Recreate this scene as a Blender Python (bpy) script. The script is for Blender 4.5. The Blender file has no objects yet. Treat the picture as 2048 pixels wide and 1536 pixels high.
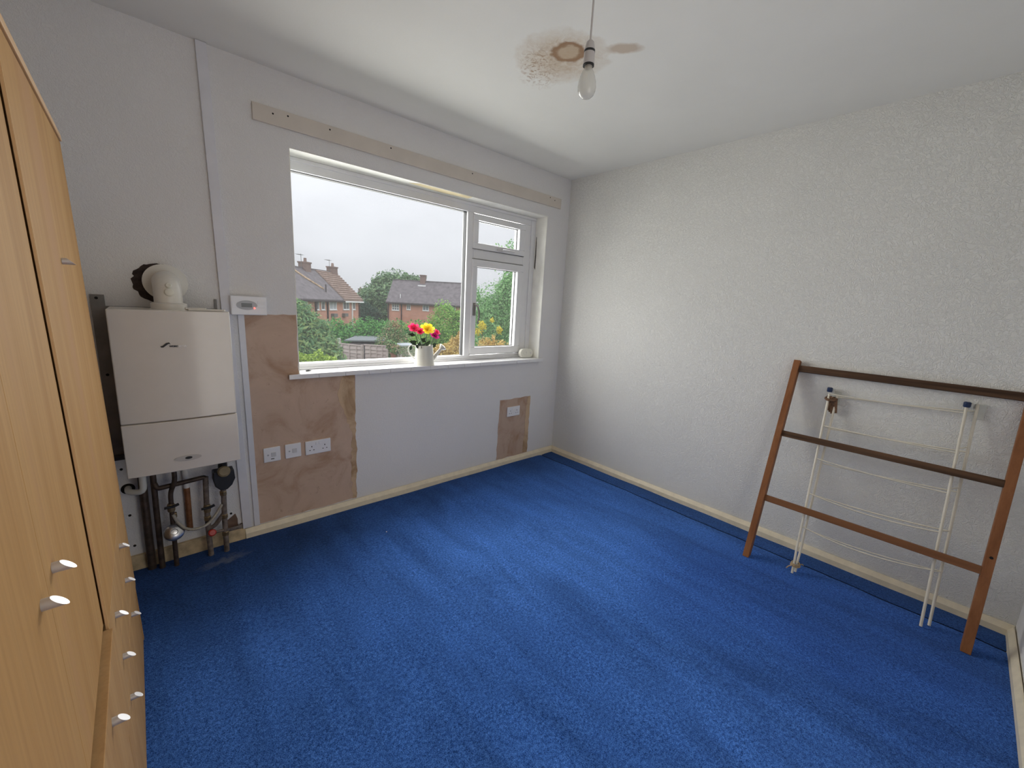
import bpy, bmesh, math, random
import numpy as np
from mathutils import Vector, Matrix, Euler

random.seed(7); rng = np.random.default_rng(11)
S = bpy.context.scene
COL = S.collection
PI = math.pi

# ------------------------------------------------------------------ camera
cam = bpy.data.cameras.new('camera'); co = bpy.data.objects.new('camera', cam); COL.objects.link(co)
co.location = (-2.8877, -2.5554, 1.3843)
co.rotation_euler = (1.3796, -0.0536, -0.7266)
cam.sensor_width = 36.0; cam.lens = 816.41 * 36.0 / 2048.0
cam.clip_start = 0.02; cam.clip_end = 400
S.camera = co

# ------------------------------------------------------------------ view
S.view_settings.view_transform = 'Standard'; S.view_settings.look = 'None'
S.view_settings.gamma = 1.0; S.view_settings.use_curve_mapping = False
S.view_settings.exposure = 0.50
S.cycles.max_bounces = 14; S.cycles.diffuse_bounces = 8; S.cycles.transparent_max_bounces = 16
S.cycles.use_denoising = True
S.cycles.caustics_reflective = False; S.cycles.caustics_refractive = False
S.cycles.sample_clamp_indirect = 6.0

# ------------------------------------------------------------------ world: overcast sky (brighter towards the zenith)
W = bpy.data.worlds.new('overcast_sky'); S.world = W; W.use_nodes = True
nt = W.node_tree; nt.nodes.clear(); N = nt.nodes.new; L = nt.links.new
wo = N('ShaderNodeOutputWorld'); bg = N('ShaderNodeBackground'); tc = N('ShaderNodeTexCoord')
sep = N('ShaderNodeSeparateXYZ'); L(tc.outputs['Generated'], sep.inputs[0])
mr = N('ShaderNodeMapRange'); mr.inputs['From Min'].default_value = 0.0; mr.inputs['From Max'].default_value = 1.0
mr.inputs['To Min'].default_value = 1.0; mr.inputs['To Max'].default_value = 3.0
L(sep.outputs['Z'], mr.inputs['Value'])
mpn = N('ShaderNodeMapping'); mpn.inputs['Scale'].default_value = (1.0, 1.0, 2.6); L(tc.outputs['Generated'], mpn.inputs[0])
nz = N('ShaderNodeTexNoise'); nz.inputs['Scale'].default_value = 2.2; nz.inputs['Detail'].default_value = 4; L(mpn.outputs[0], nz.inputs['Vector'])
nr = N('ShaderNodeMapRange'); nr.inputs['From Min'].default_value = 0.3; nr.inputs['From Max'].default_value = 0.7
nr.inputs['To Min'].default_value = 0.9; nr.inputs['To Max'].default_value = 1.1; L(nz.outputs['Fac'], nr.inputs['Value'])
mu = N('ShaderNodeMath'); mu.operation = 'MULTIPLY'; L(mr.outputs[0], mu.inputs[0]); L(nr.outputs[0], mu.inputs[1])
L(mu.outputs[0], bg.inputs['Strength']); bg.inputs['Color'].default_value = (0.935, 0.945, 1.0, 1)
L(bg.outputs[0], wo.inputs['Surface'])
SKY = 0.515
mr.inputs['To Min'].default_value = SKY * 1.0; mr.inputs['To Max'].default_value = SKY * 3.0

# daylight of the overcast sky pouring in at the window
dl = bpy.data.lights.new('window_daylight', 'AREA'); dl.shape = 'RECTANGLE'; dl.size = 2.7; dl.size_y = 1.9
dl.energy = 86.0; dl.color = (1.0, 0.98, 0.94)
do = bpy.data.objects.new('window_daylight', dl); COL.objects.link(do); do.location = (-1.25, 0.74, 1.72); do.rotation_euler = (-PI/2 + math.radians(23), 0, 0)

# fill light added behind the camera, set in an added doorway
ll = bpy.data.lights.new('fill_light', 'AREA'); ll.shape = 'RECTANGLE'; ll.size = 0.74; ll.size_y = 1.9
ll.energy = 6.4; ll.color = (1.0, 0.96, 0.90)
lo_ = bpy.data.objects.new('fill_light', ll); COL.objects.link(lo_); lo_.location = (-1.95, -3.05, 1.02); lo_.rotation_euler = (PI/2, 0, 0)

# ------------------------------------------------------------------ material helpers
def newmat(name):
    m = bpy.data.materials.new(name); m.use_nodes = True
    t = m.node_tree; b = t.nodes['Principled BSDF']
    return m, t, b
def rgba(c): return (c[0], c[1], c[2], 1)
def coords(t, scale=(1,1,1), kind='Object'):
    tc = t.nodes.new('ShaderNodeTexCoord'); mp = t.nodes.new('ShaderNodeMapping')
    mp.inputs['Scale'].default_value = scale; t.links.new(tc.outputs[kind], mp.inputs[0]); return mp.outputs[0]
def noise(t, vec, scale, detail=4, rough=0.55, dist=0.0):
    n = t.nodes.new('ShaderNodeTexNoise'); n.inputs['Scale'].default_value = scale; n.inputs['Detail'].default_value = detail
    n.inputs['Roughness'].default_value = rough; n.inputs['Distortion'].default_value = dist
    t.links.new(vec, n.inputs['Vector']); return n.outputs['Fac']
def ramp(t, fac, stops, interp='LINEAR'):
    r = t.nodes.new('ShaderNodeValToRGB'); r.color_ramp.interpolation = interp
    e = r.color_ramp.elements
    while len(e) > 1: e.remove(e[-1])
    e[0].position = stops[0][0]; e[0].color = rgba(stops[0][1])
    for p, c in stops[1:]:
        x = e.new(p); x.color = rgba(c)
    t.links.new(fac, r.inputs[0]); return r.outputs[0]
def g(v): return (v, v, v)
def mix(t, fac, a, b, mode='MIX'):
    n = t.nodes.new('ShaderNodeMix'); n.data_type = 'RGBA'; n.blend_type = mode
    for sock, v in ((n.inputs[0], fac), (n.inputs[6], a), (n.inputs[7], b)):
        if isinstance(v, (int, float)): sock.default_value = v
        elif isinstance(v, tuple): sock.default_value = rgba(v)
        else: t.links.new(v, sock)
    return n.outputs[2]
def math_(t, op, a, b=0.0, clamp=False):
    n = t.nodes.new('ShaderNodeMath'); n.operation = op; n.use_clamp = clamp
    for s, v in ((n.inputs[0], a), (n.inputs[1], b)):
        if isinstance(v, (int, float)): s.default_value = v
        else: t.links.new(v, s)
    return n.outputs[0]
def bump(t, b, h, strength=0.3, dist=0.01):
    n = t.nodes.new('ShaderNodeBump'); n.inputs['Strength'].default_value = strength; n.inputs['Distance'].default_value = dist
    t.links.new(h, n.inputs['Height']); t.links.new(n.outputs[0], b.inputs['Normal']); return n

def plain(name, c, rough=0.5, metal=0.0, var=0.06, nscale=12, spec=0.5, bumpd=0.0):
    m, t, b = newmat(name)
    v = coords(t); f = noise(t, v, nscale, 5)
    lo = tuple(x * (1 - var) for x in c); hi = tuple(min(1, x * (1 + var)) for x in c)
    t.links.new(ramp(t, f, [(0.3, lo), (0.7, hi)]), b.inputs['Base Color'])
    b.inputs['Roughness'].default_value = rough; b.inputs['Metallic'].default_value = metal
    b.inputs['Specular IOR Level'].default_value = spec
    if bumpd: bump(t, b, f, 0.4, bumpd)
    return m

def wall_mat(name, base, relief=1.0, sc=75):
    m, t, b = newmat(name)
    v = coords(t)
    big = noise(t, v, 1.6, 5)
    c = ramp(t, big, [(0.3, tuple(x * 0.95 for x in base)), (0.7, base)])
    specks = noise(t, v, 26, 2, 0.5)
    c = mix(t, ramp(t, specks, [(0.19, g(1)), (0.22, g(0))]), c, tuple(x * 0.72 for x in base))
    t.links.new(c, b.inputs['Base Color'])
    b.inputs['Roughness'].default_value = 0.75; b.inputs['Specular IOR Level'].default_value = 0.25
    h1 = noise(t, v, sc, 2, 0.5, 1.4)
    r = ramp(t, h1, [(0.40, g(0)), (0.5, g(1)), (0.60, g(0.15))])
    h2 = noise(t, v, sc * 3, 2)
    bump(t, b, math_(t, 'ADD', r, math_(t, 'MULTIPLY', h2, 0.35)), 0.5 * relief, 0.0022)
    return m

def dist_to(t, cx, cy, sx=1.0, sy=1.0, rot=0.0, wob=0.0, wscale=14):
    """distance in the plane z=const from (cx, cy), stretched by 1/sx, 1/sy"""
    tc = t.nodes.new('ShaderNodeTexCoord')
    vec = tc.outputs['Object']
    if wob:
        n = t.nodes.new('ShaderNodeTexNoise'); n.inputs['Scale'].default_value = wscale; n.inputs['Detail'].default_value = 5
        t.links.new(vec, n.inputs['Vector'])
        s = t.nodes.new('ShaderNodeVectorMath'); s.operation = 'SUBTRACT'; t.links.new(n.outputs['Color'], s.inputs[0]); s.inputs[1].default_value = (.5, .5, .5)
        k = t.nodes.new('ShaderNodeVectorMath'); k.operation = 'SCALE'; t.links.new(s.outputs[0], k.inputs[0]); k.inputs['Scale'].default_value = wob
        a = t.nodes.new('ShaderNodeVectorMath'); a.operation = 'ADD'; t.links.new(vec, a.inputs[0]); t.links.new(k.outputs[0], a.inputs[1]); vec = a.outputs[0]
    mp = t.nodes.new('ShaderNodeMapping'); mp.vector_type = 'TEXTURE'
    mp.inputs['Location'].default_value = (cx, cy, 0); mp.inputs['Rotation'].default_value = (0, 0, rot); mp.inputs['Scale'].default_value = (sx, sy, 1e6)
    t.links.new(vec, mp.inputs[0])
    ln = t.nodes.new('ShaderNodeVectorMath'); ln.operation = 'LENGTH'; t.links.new(mp.outputs[0], ln.inputs[0])
    return ln.outputs['Value']

def ceiling_mat():
    m, t, b = newmat('ceiling_paint')
    v = coords(t)
    c = ramp(t, noise(t, v, 2.0, 5), [(0.3, (0.81, 0.80, 0.75)), (0.7, (0.85, 0.84, 0.79))])
    tan = (0.56, 0.43, 0.29); brown = (0.33, 0.20, 0.115)
    halo = ramp(t, dist_to(t, -1.39, -1.12, wob=0.10), [(0.09, g(0.85)), (0.15, g(0.5)), (0.19, g(0.3)), (0.215, g(0))])
    streak = ramp(t, noise(t, coords(t, (1, 1, 1)), 22, 6, 0.7, 1.5), [(0.35, g(0.45)), (0.65, g(1))])
    c = mix(t, mix(t, 1.0, halo, streak, 'MULTIPLY'), c, tan)
    d = dist_to(t, -1.405, -1.165, wob=0.055, wscale=20)
    ring = ramp(t, d, [(0.040, g(0.15)), (0.052, g(0.9)), (0.066, g(1)), (0.080, g(0))])
    inner = ramp(t, d, [(0.05, g(0.75)), (0.075, g(0))])
    c = mix(t, inner, c, tan); c = mix(t, ring, c, brown)
    splash = ramp(t, dist_to(t, -1.40, -0.99, 0.20, 0.12, 0.75, wob=0.07, wscale=18), [(0.4, g(0.9)), (1.0, g(0))])
    sp2 = ramp(t, noise(t, v, 30, 5, 0.75, 2.0), [(0.50, g(0)), (0.60, g(1))])
    c = mix(t, mix(t, 1.0, splash, sp2, 'MULTIPLY'), c, (0.40, 0.27, 0.17))
    d3 = dist_to(t, -1.262, -1.362, 0.085, 0.042, math.radians(-48), wob=0.03, wscale=20)
    c = mix(t, ramp(t, d3, [(0.6, g(0.75)), (1.0, g(0))]), c, (0.52, 0.40, 0.29))
    t.links.new(c, b.inputs['Base Color']); b.inputs['Roughness'].default_value = 0.85; b.inputs['Specular IOR Level'].default_value = 0.2
    bump(t, b, noise(t, v, 90, 3), 0.2, 0.0015)
    return m

def carpet_mat(name, k=1.0):
    m, t, b = newmat(name)
    v = coords(t)
    fine = noise(t, v, 330, 2, 0.6, 0.3)
    mid = noise(t, v, 95, 3, 0.6)
    sweep = noise(t, coords(t, (2.6, 1.2, 1)), 1.3, 4, 0.55, 0.8)
    sweep2 = noise(t, coords(t, (7.0, 0.9, 1)), 1.5, 3, 0.5, 0.5)
    f = math_(t, 'ADD', math_(t, 'MULTIPLY', fine, 0.62), math_(t, 'MULTIPLY', mid, 0.38))
    lo, hi = (0.005*k, 0.028*k, 0.130*k), (0.100*k, 0.260*k, 0.72*k)
    c = ramp(t, f, [(0.36, lo), (0.50, (0.036*k, 0.120*k, 0.42*k)), (0.66, hi)])
    sw = math_(t, 'ADD', math_(t, 'MULTIPLY', sweep, 0.6), math_(t, 'MULTIPLY', sweep2, 0.4))
    c = mix(t, 1.0, c, ramp(t, sw, [(0.34, g(0.68)), (0.5, g(1.0)), (0.64, g(1.22))]), 'MULTIPLY')
    # nap sheen and shade painted into the colour: light mid-room, dark along the right
    nap_sheen = ramp(t, dist_to(t, -1.42, -1.05, 1.05, 0.62, math.radians(-28), wob=0.35, wscale=3), [(0.3, g(0.85)), (1.0, g(0))])
    c = mix(t, mix(t, 1.0, nap_sheen, g(0.55), 'MULTIPLY'), c, mix(t, 1.0, c, (2.1, 1.9, 1.75), 'MULTIPLY'))
    nap_shade = ramp(t, dist_to(t, -0.55, -2.35, 0.75, 1.1, math.radians(20), wob=0.4, wscale=3), [(0.4, g(1)), (1.0, g(0))])
    c = mix(t, mix(t, 1.0, nap_shade, g(0.6), 'MULTIPLY'), c, mix(t, 1.0, c, (0.36, 0.48, 0.70), 'MULTIPLY'))
    # shade painted into the pile: band along the window wall, patch by the boiler
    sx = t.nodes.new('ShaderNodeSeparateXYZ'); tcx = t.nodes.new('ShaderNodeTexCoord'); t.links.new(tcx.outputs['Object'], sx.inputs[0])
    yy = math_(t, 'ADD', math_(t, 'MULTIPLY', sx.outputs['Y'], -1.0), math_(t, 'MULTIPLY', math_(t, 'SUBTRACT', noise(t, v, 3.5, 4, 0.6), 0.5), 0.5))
    wall_shade = ramp(t, yy, [(0.02, g(0.8)), (0.16, g(0.45)), (0.34, g(0))])
    c = mix(t, wall_shade, c, mix(t, 1.0, c, (0.30, 0.34, 0.42), 'MULTIPLY'))
    boiler_shade = ramp(t, dist_to(t, -2.75, -0.28, 0.95, 0.60, 0.0, wob=0.35, wscale=4), [(0.35, g(0.8)), (1.0, g(0))])
    c = mix(t, boiler_shade, c, mix(t, 1.0, c, (0.34, 0.36, 0.40), 'MULTIPLY'))
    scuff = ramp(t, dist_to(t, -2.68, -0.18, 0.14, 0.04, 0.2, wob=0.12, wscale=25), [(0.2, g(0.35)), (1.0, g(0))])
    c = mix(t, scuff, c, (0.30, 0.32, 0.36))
    t.links.new(c, b.inputs['Base Color']); b.inputs['Roughness'].default_value = 1.0; b.inputs['Specular IOR Level'].default_value = 0.0
    b.inputs['Sheen Weight'].default_value = 0.35; b.inputs['Sheen Tint'].default_value = (0.30, 0.50, 1, 1); b.inputs['Sheen Roughness'].default_value = 0.5
    bump(t, b, f, 0.9, 0.006)
    return m

def wood_mat(name, light, dark, axis='Z', scale=1.0, rough=0.45, knots=False, seed=0.0, contrast=(0.3, 0.7), streak=None):
    m, t, b = newmat(name)
    s = {'X': (0.6, 14, 14), 'Y': (14, 0.6, 14), 'Z': (14, 14, 0.6)}[axis]
    tc = t.nodes.new('ShaderNodeTexCoord'); mp = t.nodes.new('ShaderNodeMapping')
    mp.inputs['Scale'].default_value = tuple(x * scale for x in s); mp.inputs['Location'].default_value = (seed, seed * 1.7, seed * .6)
    t.links.new(tc.outputs['Object'], mp.inputs[0]); v = mp.outputs[0]
    f = noise(t, v, 1.0, 6, 0.55, 0.6)
    c = ramp(t, f, [(contrast[0], dark), (contrast[1], light)])
    fine = noise(t, v, 9.0, 3, 0.6)
    c = mix(t, 1.0, c, ramp(t, fine, [(0.3, g(0.90)), (0.6, g(1.0))]), 'MULTIPLY')
    if streak:
        st = noise(t, v, 0.45, 3, 0.5)
        c = mix(t, ramp(t, st, [(0.56, g(0)), (0.68, g(0.8))]), c, streak)
    if knots:
        vo = t.nodes.new('ShaderNodeTexVoronoi'); vo.inputs['Scale'].default_value = 3.3
        t.links.new(coords(t), vo.inputs['Vector'])
        c = mix(t, ramp(t, vo.outputs['Distance'], [(0.02, g(0.9)), (0.06, g(0))]), c, tuple(x * 0.3 for x in dark))
    t.links.new(c, b.inputs['Base Color']); b.inputs['Roughness'].default_value = rough; b.inputs['Specular IOR Level'].default_value = 0.08
    bump(t, b, fine, 0.15, 0.001)
    return m

def plaster_mat(name, seed, pink, dark):
    m, t, b = newmat(name)
    tc = t.nodes.new('ShaderNodeTexCoord'); mp = t.nodes.new('ShaderNodeMapping'); mp.inputs['Location'].default_value = (seed, seed, seed)
    t.links.new(tc.outputs['Object'], mp.inputs[0]); v = mp.outputs[0]
    f = noise(t, v, 4.5, 7, 0.62, 0.8)
    c = ramp(t, f, [(0.34, dark), (0.52, pink), (0.72, tuple(min(1, x * 1.12) for x in pink))])
    sm = noise(t, v, 16, 5, 0.7, 1.0)
    c = mix(t, ramp(t, sm, [(0.28, g(0.55)), (0.38, g(0))]), c, tuple(x * 0.7 for x in dark))
    t.links.new(c, b.inputs['Base Color']); b.inputs['Roughness'].default_value = 0.9; b.inputs['Specular IOR Level'].default_value = 0.15
    bump(t, b, noise(t, v, 60, 4), 0.25, 0.001)
    return m

def leaf_mat(name, cols, trans=0.25):
    m, t, b = newmat(name)
    ge = t.nodes.new('ShaderNodeNewGeometry')
    n = len(cols)
    c = ramp(t, ge.outputs['Random Per Island'], [(i / max(1, n - 1), cc) for i, cc in enumerate(cols)])
    t.links.new(c, b.inputs['Base Color']); b.inputs['Roughness'].default_value = 0.6; b.inputs['Specular IOR Level'].default_value = 0.3
    tr = t.nodes.new('ShaderNodeBsdfTranslucent'); t.links.new(c, tr.inputs['Color'])
    mx = t.nodes.new('ShaderNodeMixShader'); mx.inputs[0].default_value = trans
    out = t.nodes['Material Output']
    t.links.new(b.outputs[0], mx.inputs[1]); t.links.new(tr.outputs[0], mx.inputs[2]); t.links.new(mx.outputs[0], out.inputs['Surface'])
    return m

def glass_mat(name, tint=(0.96, 0.97, 0.97), refl=0.06):
    m = bpy.data.materials.new(name); m.use_nodes = True; t = m.node_tree; t.nodes.clear()
    out = t.nodes.new('ShaderNodeOutputMaterial'); tr = t.nodes.new('ShaderNodeBsdfTransparent'); tr.inputs[0].default_value = rgba(tint)
    gl = t.nodes.new('ShaderNodeBsdfGlossy'); gl.inputs['Roughness'].default_value = 0.01
    lw = t.nodes.new('ShaderNodeLayerWeight'); lw.inputs['Blend'].default_value = 0.5
    fr = math_(t, 'ADD', math_(t, 'MULTIPLY', math_(t, 'POWER', lw.outputs['Facing'], 4.0), 0.55), 0.03)
    mx = t.nodes.new('ShaderNodeMixShader'); t.links.new(fr, mx.inputs[0])
    t.links.new(tr.outputs[0], mx.inputs[1]); t.links.new(gl.outputs[0], mx.inputs[2])
    # translucent veil added to the pane, imitating glare and haze over the view
    tl = t.nodes.new('ShaderNodeBsdfTranslucent'); tl.inputs[0].default_value = (0.9, 0.92, 0.95, 1)
    m2 = t.nodes.new('ShaderNodeMixShader'); m2.inputs[0].default_value = 0.0065
    t.links.new(mx.outputs[0], m2.inputs[1]); t.links.new(tl.outputs[0], m2.inputs[2]); t.links.new(m2.outputs[0], out.inputs['Surface'])
    return m

def brick_mat(name, a, bcol, mortar):
    m, t, b = newmat(name)
    br = t.nodes.new('ShaderNodeTexBrick'); v = coords(t, (1, 1, 1), 'UV')
    br.inputs['Scale'].default_value = 1.0; br.inputs['Brick Width'].default_value = 0.225; br.inputs['Row Height'].default_value = 0.075
    br.inputs['Mortar Size'].default_value = 0.010; br.inputs['Color1'].default_value = rgba(a); br.inputs['Color2'].default_value = rgba(bcol); br.inputs['Mortar'].default_value = rgba(mortar)
    t.links.new(v, br.inputs['Vector'])
    c = mix(t, 1.0, br.outputs['Color'], ramp(t, noise(t, coords(t), 0.8, 4), [(0.3, g(0.85)), (0.7, g(1.1))]), 'MULTIPLY')
    t.links.new(c, b.inputs['Base Color']); b.inputs['Roughness'].default_value = 0.9
    return m

M = {}
M['wall_back'] = wall_mat('wall_paper_back', (0.81, 0.80, 0.795), 0.95, 60)
M['wall_right'] = wall_mat('wall_paper_right', (0.81, 0.805, 0.765), 1.5, 54)
M['wall_plain'] = wall_mat('wall_paint_plain', (0.83, 0.82, 0.80), 0.6)
M['reveal'] = plain('reveal_paint', (0.88, 0.87, 0.81), 0.5, var=0.05)
M['ceiling'] = ceiling_mat()
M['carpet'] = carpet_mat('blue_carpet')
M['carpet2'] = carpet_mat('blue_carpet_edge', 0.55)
M['underlay'] = plain('dark_underlay', (0.008, 0.010, 0.018), 1.0)
M['skirting'] = plain('cream_gloss_paint', (0.80, 0.71, 0.53), 0.45, var=0.07, nscale=25)
M['skirting2'] = plain('old_yellowed_paint', (0.55, 0.43, 0.26), 0.7, var=0.35, nscale=18)
M['upvc'] = plain('white_upvc', (0.80, 0.80, 0.81), 0.28, var=0.02)
M['gasket'] = plain('black_gasket', (0.02, 0.02, 0.022), 0.6)
M['tile'] = plain('white_glazed_tile', (0.82, 0.82, 0.83), 0.15, var=0.03)
M['grout'] = plain('grey_grout', (0.35, 0.34, 0.33), 0.9)
M['glass'] = glass_mat('window_glass')
M['whiteplastic'] = plain('white_plastic', (0.82, 0.82, 0.84), 0.3, var=0.02)
M['whitepaint'] = plain('white_board_paint', (0.72, 0.72, 0.76), 0.5, var=0.04)
M['cream_board'] = plain('cream_board', (0.66, 0.60, 0.53), 0.6, var=0.05, nscale=6)
M['black'] = plain('black_plastic', (0.012, 0.012, 0.013), 0.45)
M['hole'] = plain('dark_hole', (0.015, 0.013, 0.012), 1.0)
M['boiler'] = plain('boiler_white_enamel', (0.70, 0.665, 0.61), 0.16, var=0.02, spec=0.6)
M['flue'] = plain('flue_white', (0.70, 0.68, 0.63), 0.3, var=0.04)
M['grey_metal'] = plain('galvanised_grey', (0.22, 0.21, 0.20), 0.55, 0.3, var=0.2)
M['copper_dull'] = plain('tarnished_copper', (0.085, 0.060, 0.045), 0.5, 0.5, var=0.4, nscale=30)
M['copper_bright'] = plain('clean_copper', (0.32, 0.14, 0.06), 0.45, 0.5, var=0.3, nscale=30)
M['dirty_pipe'] = plain('dirty_painted_pipe', (0.16, 0.13, 0.11), 0.7, var=0.5, nscale=40)
M['brass'] = plain('dull_brass', (0.30, 0.22, 0.12), 0.4, 0.7, var=0.3)
M['hose'] = plain('braided_filling_hose', (0.38, 0.35, 0.29), 0.5, var=0.15, nscale=90)
M['red'] = plain('red_plastic', (0.45, 0.03, 0.02), 0.4)
M['chrome'] = plain('satin_chrome', (0.62, 0.61, 0.60), 0.28, 1.0, var=0.03)
M['silver'] = plain('matt_silver', (0.70, 0.69, 0.70), 0.48, 0.85, var=0.03)
M['lcd'] = plain('grey_lcd', (0.09, 0.10, 0.105), 0.25)
M['palegrey'] = plain('pale_grey_plastic', (0.62, 0.62, 0.63), 0.35)
M['greyplastic'] = plain('grey_plastic', (0.45, 0.46, 0.48), 0.4)
M['beech'] = wood_mat('beech_effect', (0.55, 0.325, 0.135), (0.45, 0.245, 0.09), 'Z', 0.9, 0.62, streak=(0.48, 0.27, 0.13))
M['beech_h'] = wood_mat('beech_effect_drawer', (0.53, 0.325, 0.15), (0.44, 0.25, 0.105), 'Z', 0.9, 0.62, seed=3.1)
M['beech_edge'] = plain('beech_edging', (0.70, 0.44, 0.22), 0.4, var=0.05)
M['stile'] = wood_mat('red_brown_wood_stile', (0.33, 0.145, 0.065), (0.22, 0.088, 0.038), 'Z', 1.5, 0.5, knots=True)
M['rail'] = wood_mat('dark_weathered_rail', (0.17, 0.095, 0.055), (0.045, 0.028, 0.020), 'Y', 1.5, 0.55, seed=5, streak=(0.018,0.013,0.010))
M['rail2'] = wood_mat('red_brown_rail', (0.27, 0.125, 0.06), (0.17, 0.075, 0.036), 'Y', 1.5, 0.5, seed=9)
M['cord'] = plain('white_coated_wire', (0.72, 0.67, 0.55), 0.4, var=0.08)
M['bluecap'] = plain('navy_plastic', (0.012, 0.03, 0.085), 0.4)
M['clear'] = plain('milky_plastic', (0.62, 0.63, 0.58), 0.3)
M['clothbrown'] = plain('brown_leather_strap', (0.16, 0.085, 0.045), 0.8, var=0.5, nscale=60)
M['twine'] = plain('jute_twine', (0.42, 0.31, 0.18), 0.9, var=0.3, nscale=120)
M['enamel'] = plain('cream_enamel', (0.74, 0.73, 0.65), 0.25, var=0.03)
M['stem'] = plain('stem_green', (0.025, 0.06, 0.025), 0.6, var=0.3)
M['pink'] = leaf_mat('pink_petals', [(0.75,0.02,0.12),(0.88,0.08,0.22)], .45)
M['magenta'] = leaf_mat('magenta_petals', [(0.45,0.01,0.20),(0.70,0.05,0.30)], .45)
M['yellow'] = leaf_mat('yellow_petals', [(0.88,0.70,0.02),(0.95,0.82,0.10)], .5)
M['plaster'] = plaster_mat('bare_pink_plaster', 0.0, (0.57, 0.42, 0.325), (0.44, 0.29, 0.20))
M['plaster2'] = plaster_mat('bare_brown_plaster', 4.0, (0.52, 0.385, 0.30), (0.40, 0.25, 0.16))
M['plaster_edge'] = plaster_mat('torn_paper_backing', 7.0, (0.60, 0.44, 0.29), (0.36, 0.23, 0.13))
M['bakelite'] = plain('grey_white_lampholder', (0.52, 0.49, 0.48), 0.4)
M['redled'] = None

def pearl_bulb():
    m = bpy.data.materials.new('pearl_bulb_glass'); m.use_nodes = True; t = m.node_tree; t.nodes.clear()
    out = t.nodes.new('ShaderNodeOutputMaterial'); tr = t.nodes.new('ShaderNodeBsdfTransparent'); tr.inputs[0].default_value = (0.9, 0.9, 0.88, 1)
    df = t.nodes.new('ShaderNodeBsdfDiffuse'); df.inputs[0].default_value = (0.85, 0.84, 0.80, 1)
    gl = t.nodes.new('ShaderNodeBsdfGlossy'); gl.inputs['Roughness'].default_value = 0.05
    m1 = t.nodes.new('ShaderNodeMixShader'); m1.inputs[0].default_value = 0.42
    m2 = t.nodes.new('ShaderNodeMixShader'); lw = t.nodes.new('ShaderNodeLayerWeight'); lw.inputs['Blend'].default_value = 0.5
    fo = math_(t, 'ADD', math_(t, 'MULTIPLY', math_(t, 'POWER', lw.outputs['Facing'], 3.0), 0.6), 0.05)
    L = t.links.new
    L(tr.outputs[0], m1.inputs[1]); L(df.outputs[0], m1.inputs[2]); L(fo, m2.inputs[0]); L(m1.outputs[0], m2.inputs[1]); L(gl.outputs[0], m2.inputs[2]); L(m2.outputs[0], out.inputs[0])
    return m
M['bulb'] = pearl_bulb()
def emit(name, c, s):
    m, t, b = newmat(name); b.inputs['Base Color'].default_value = rgba(c); b.inputs['Emission Color'].default_value = rgba(c); b.inputs['Emission Strength'].default_value = s; return m
M['redled'] = emit('red_indicator_light', (1.0, 0.12, 0.10), 2.0)

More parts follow.
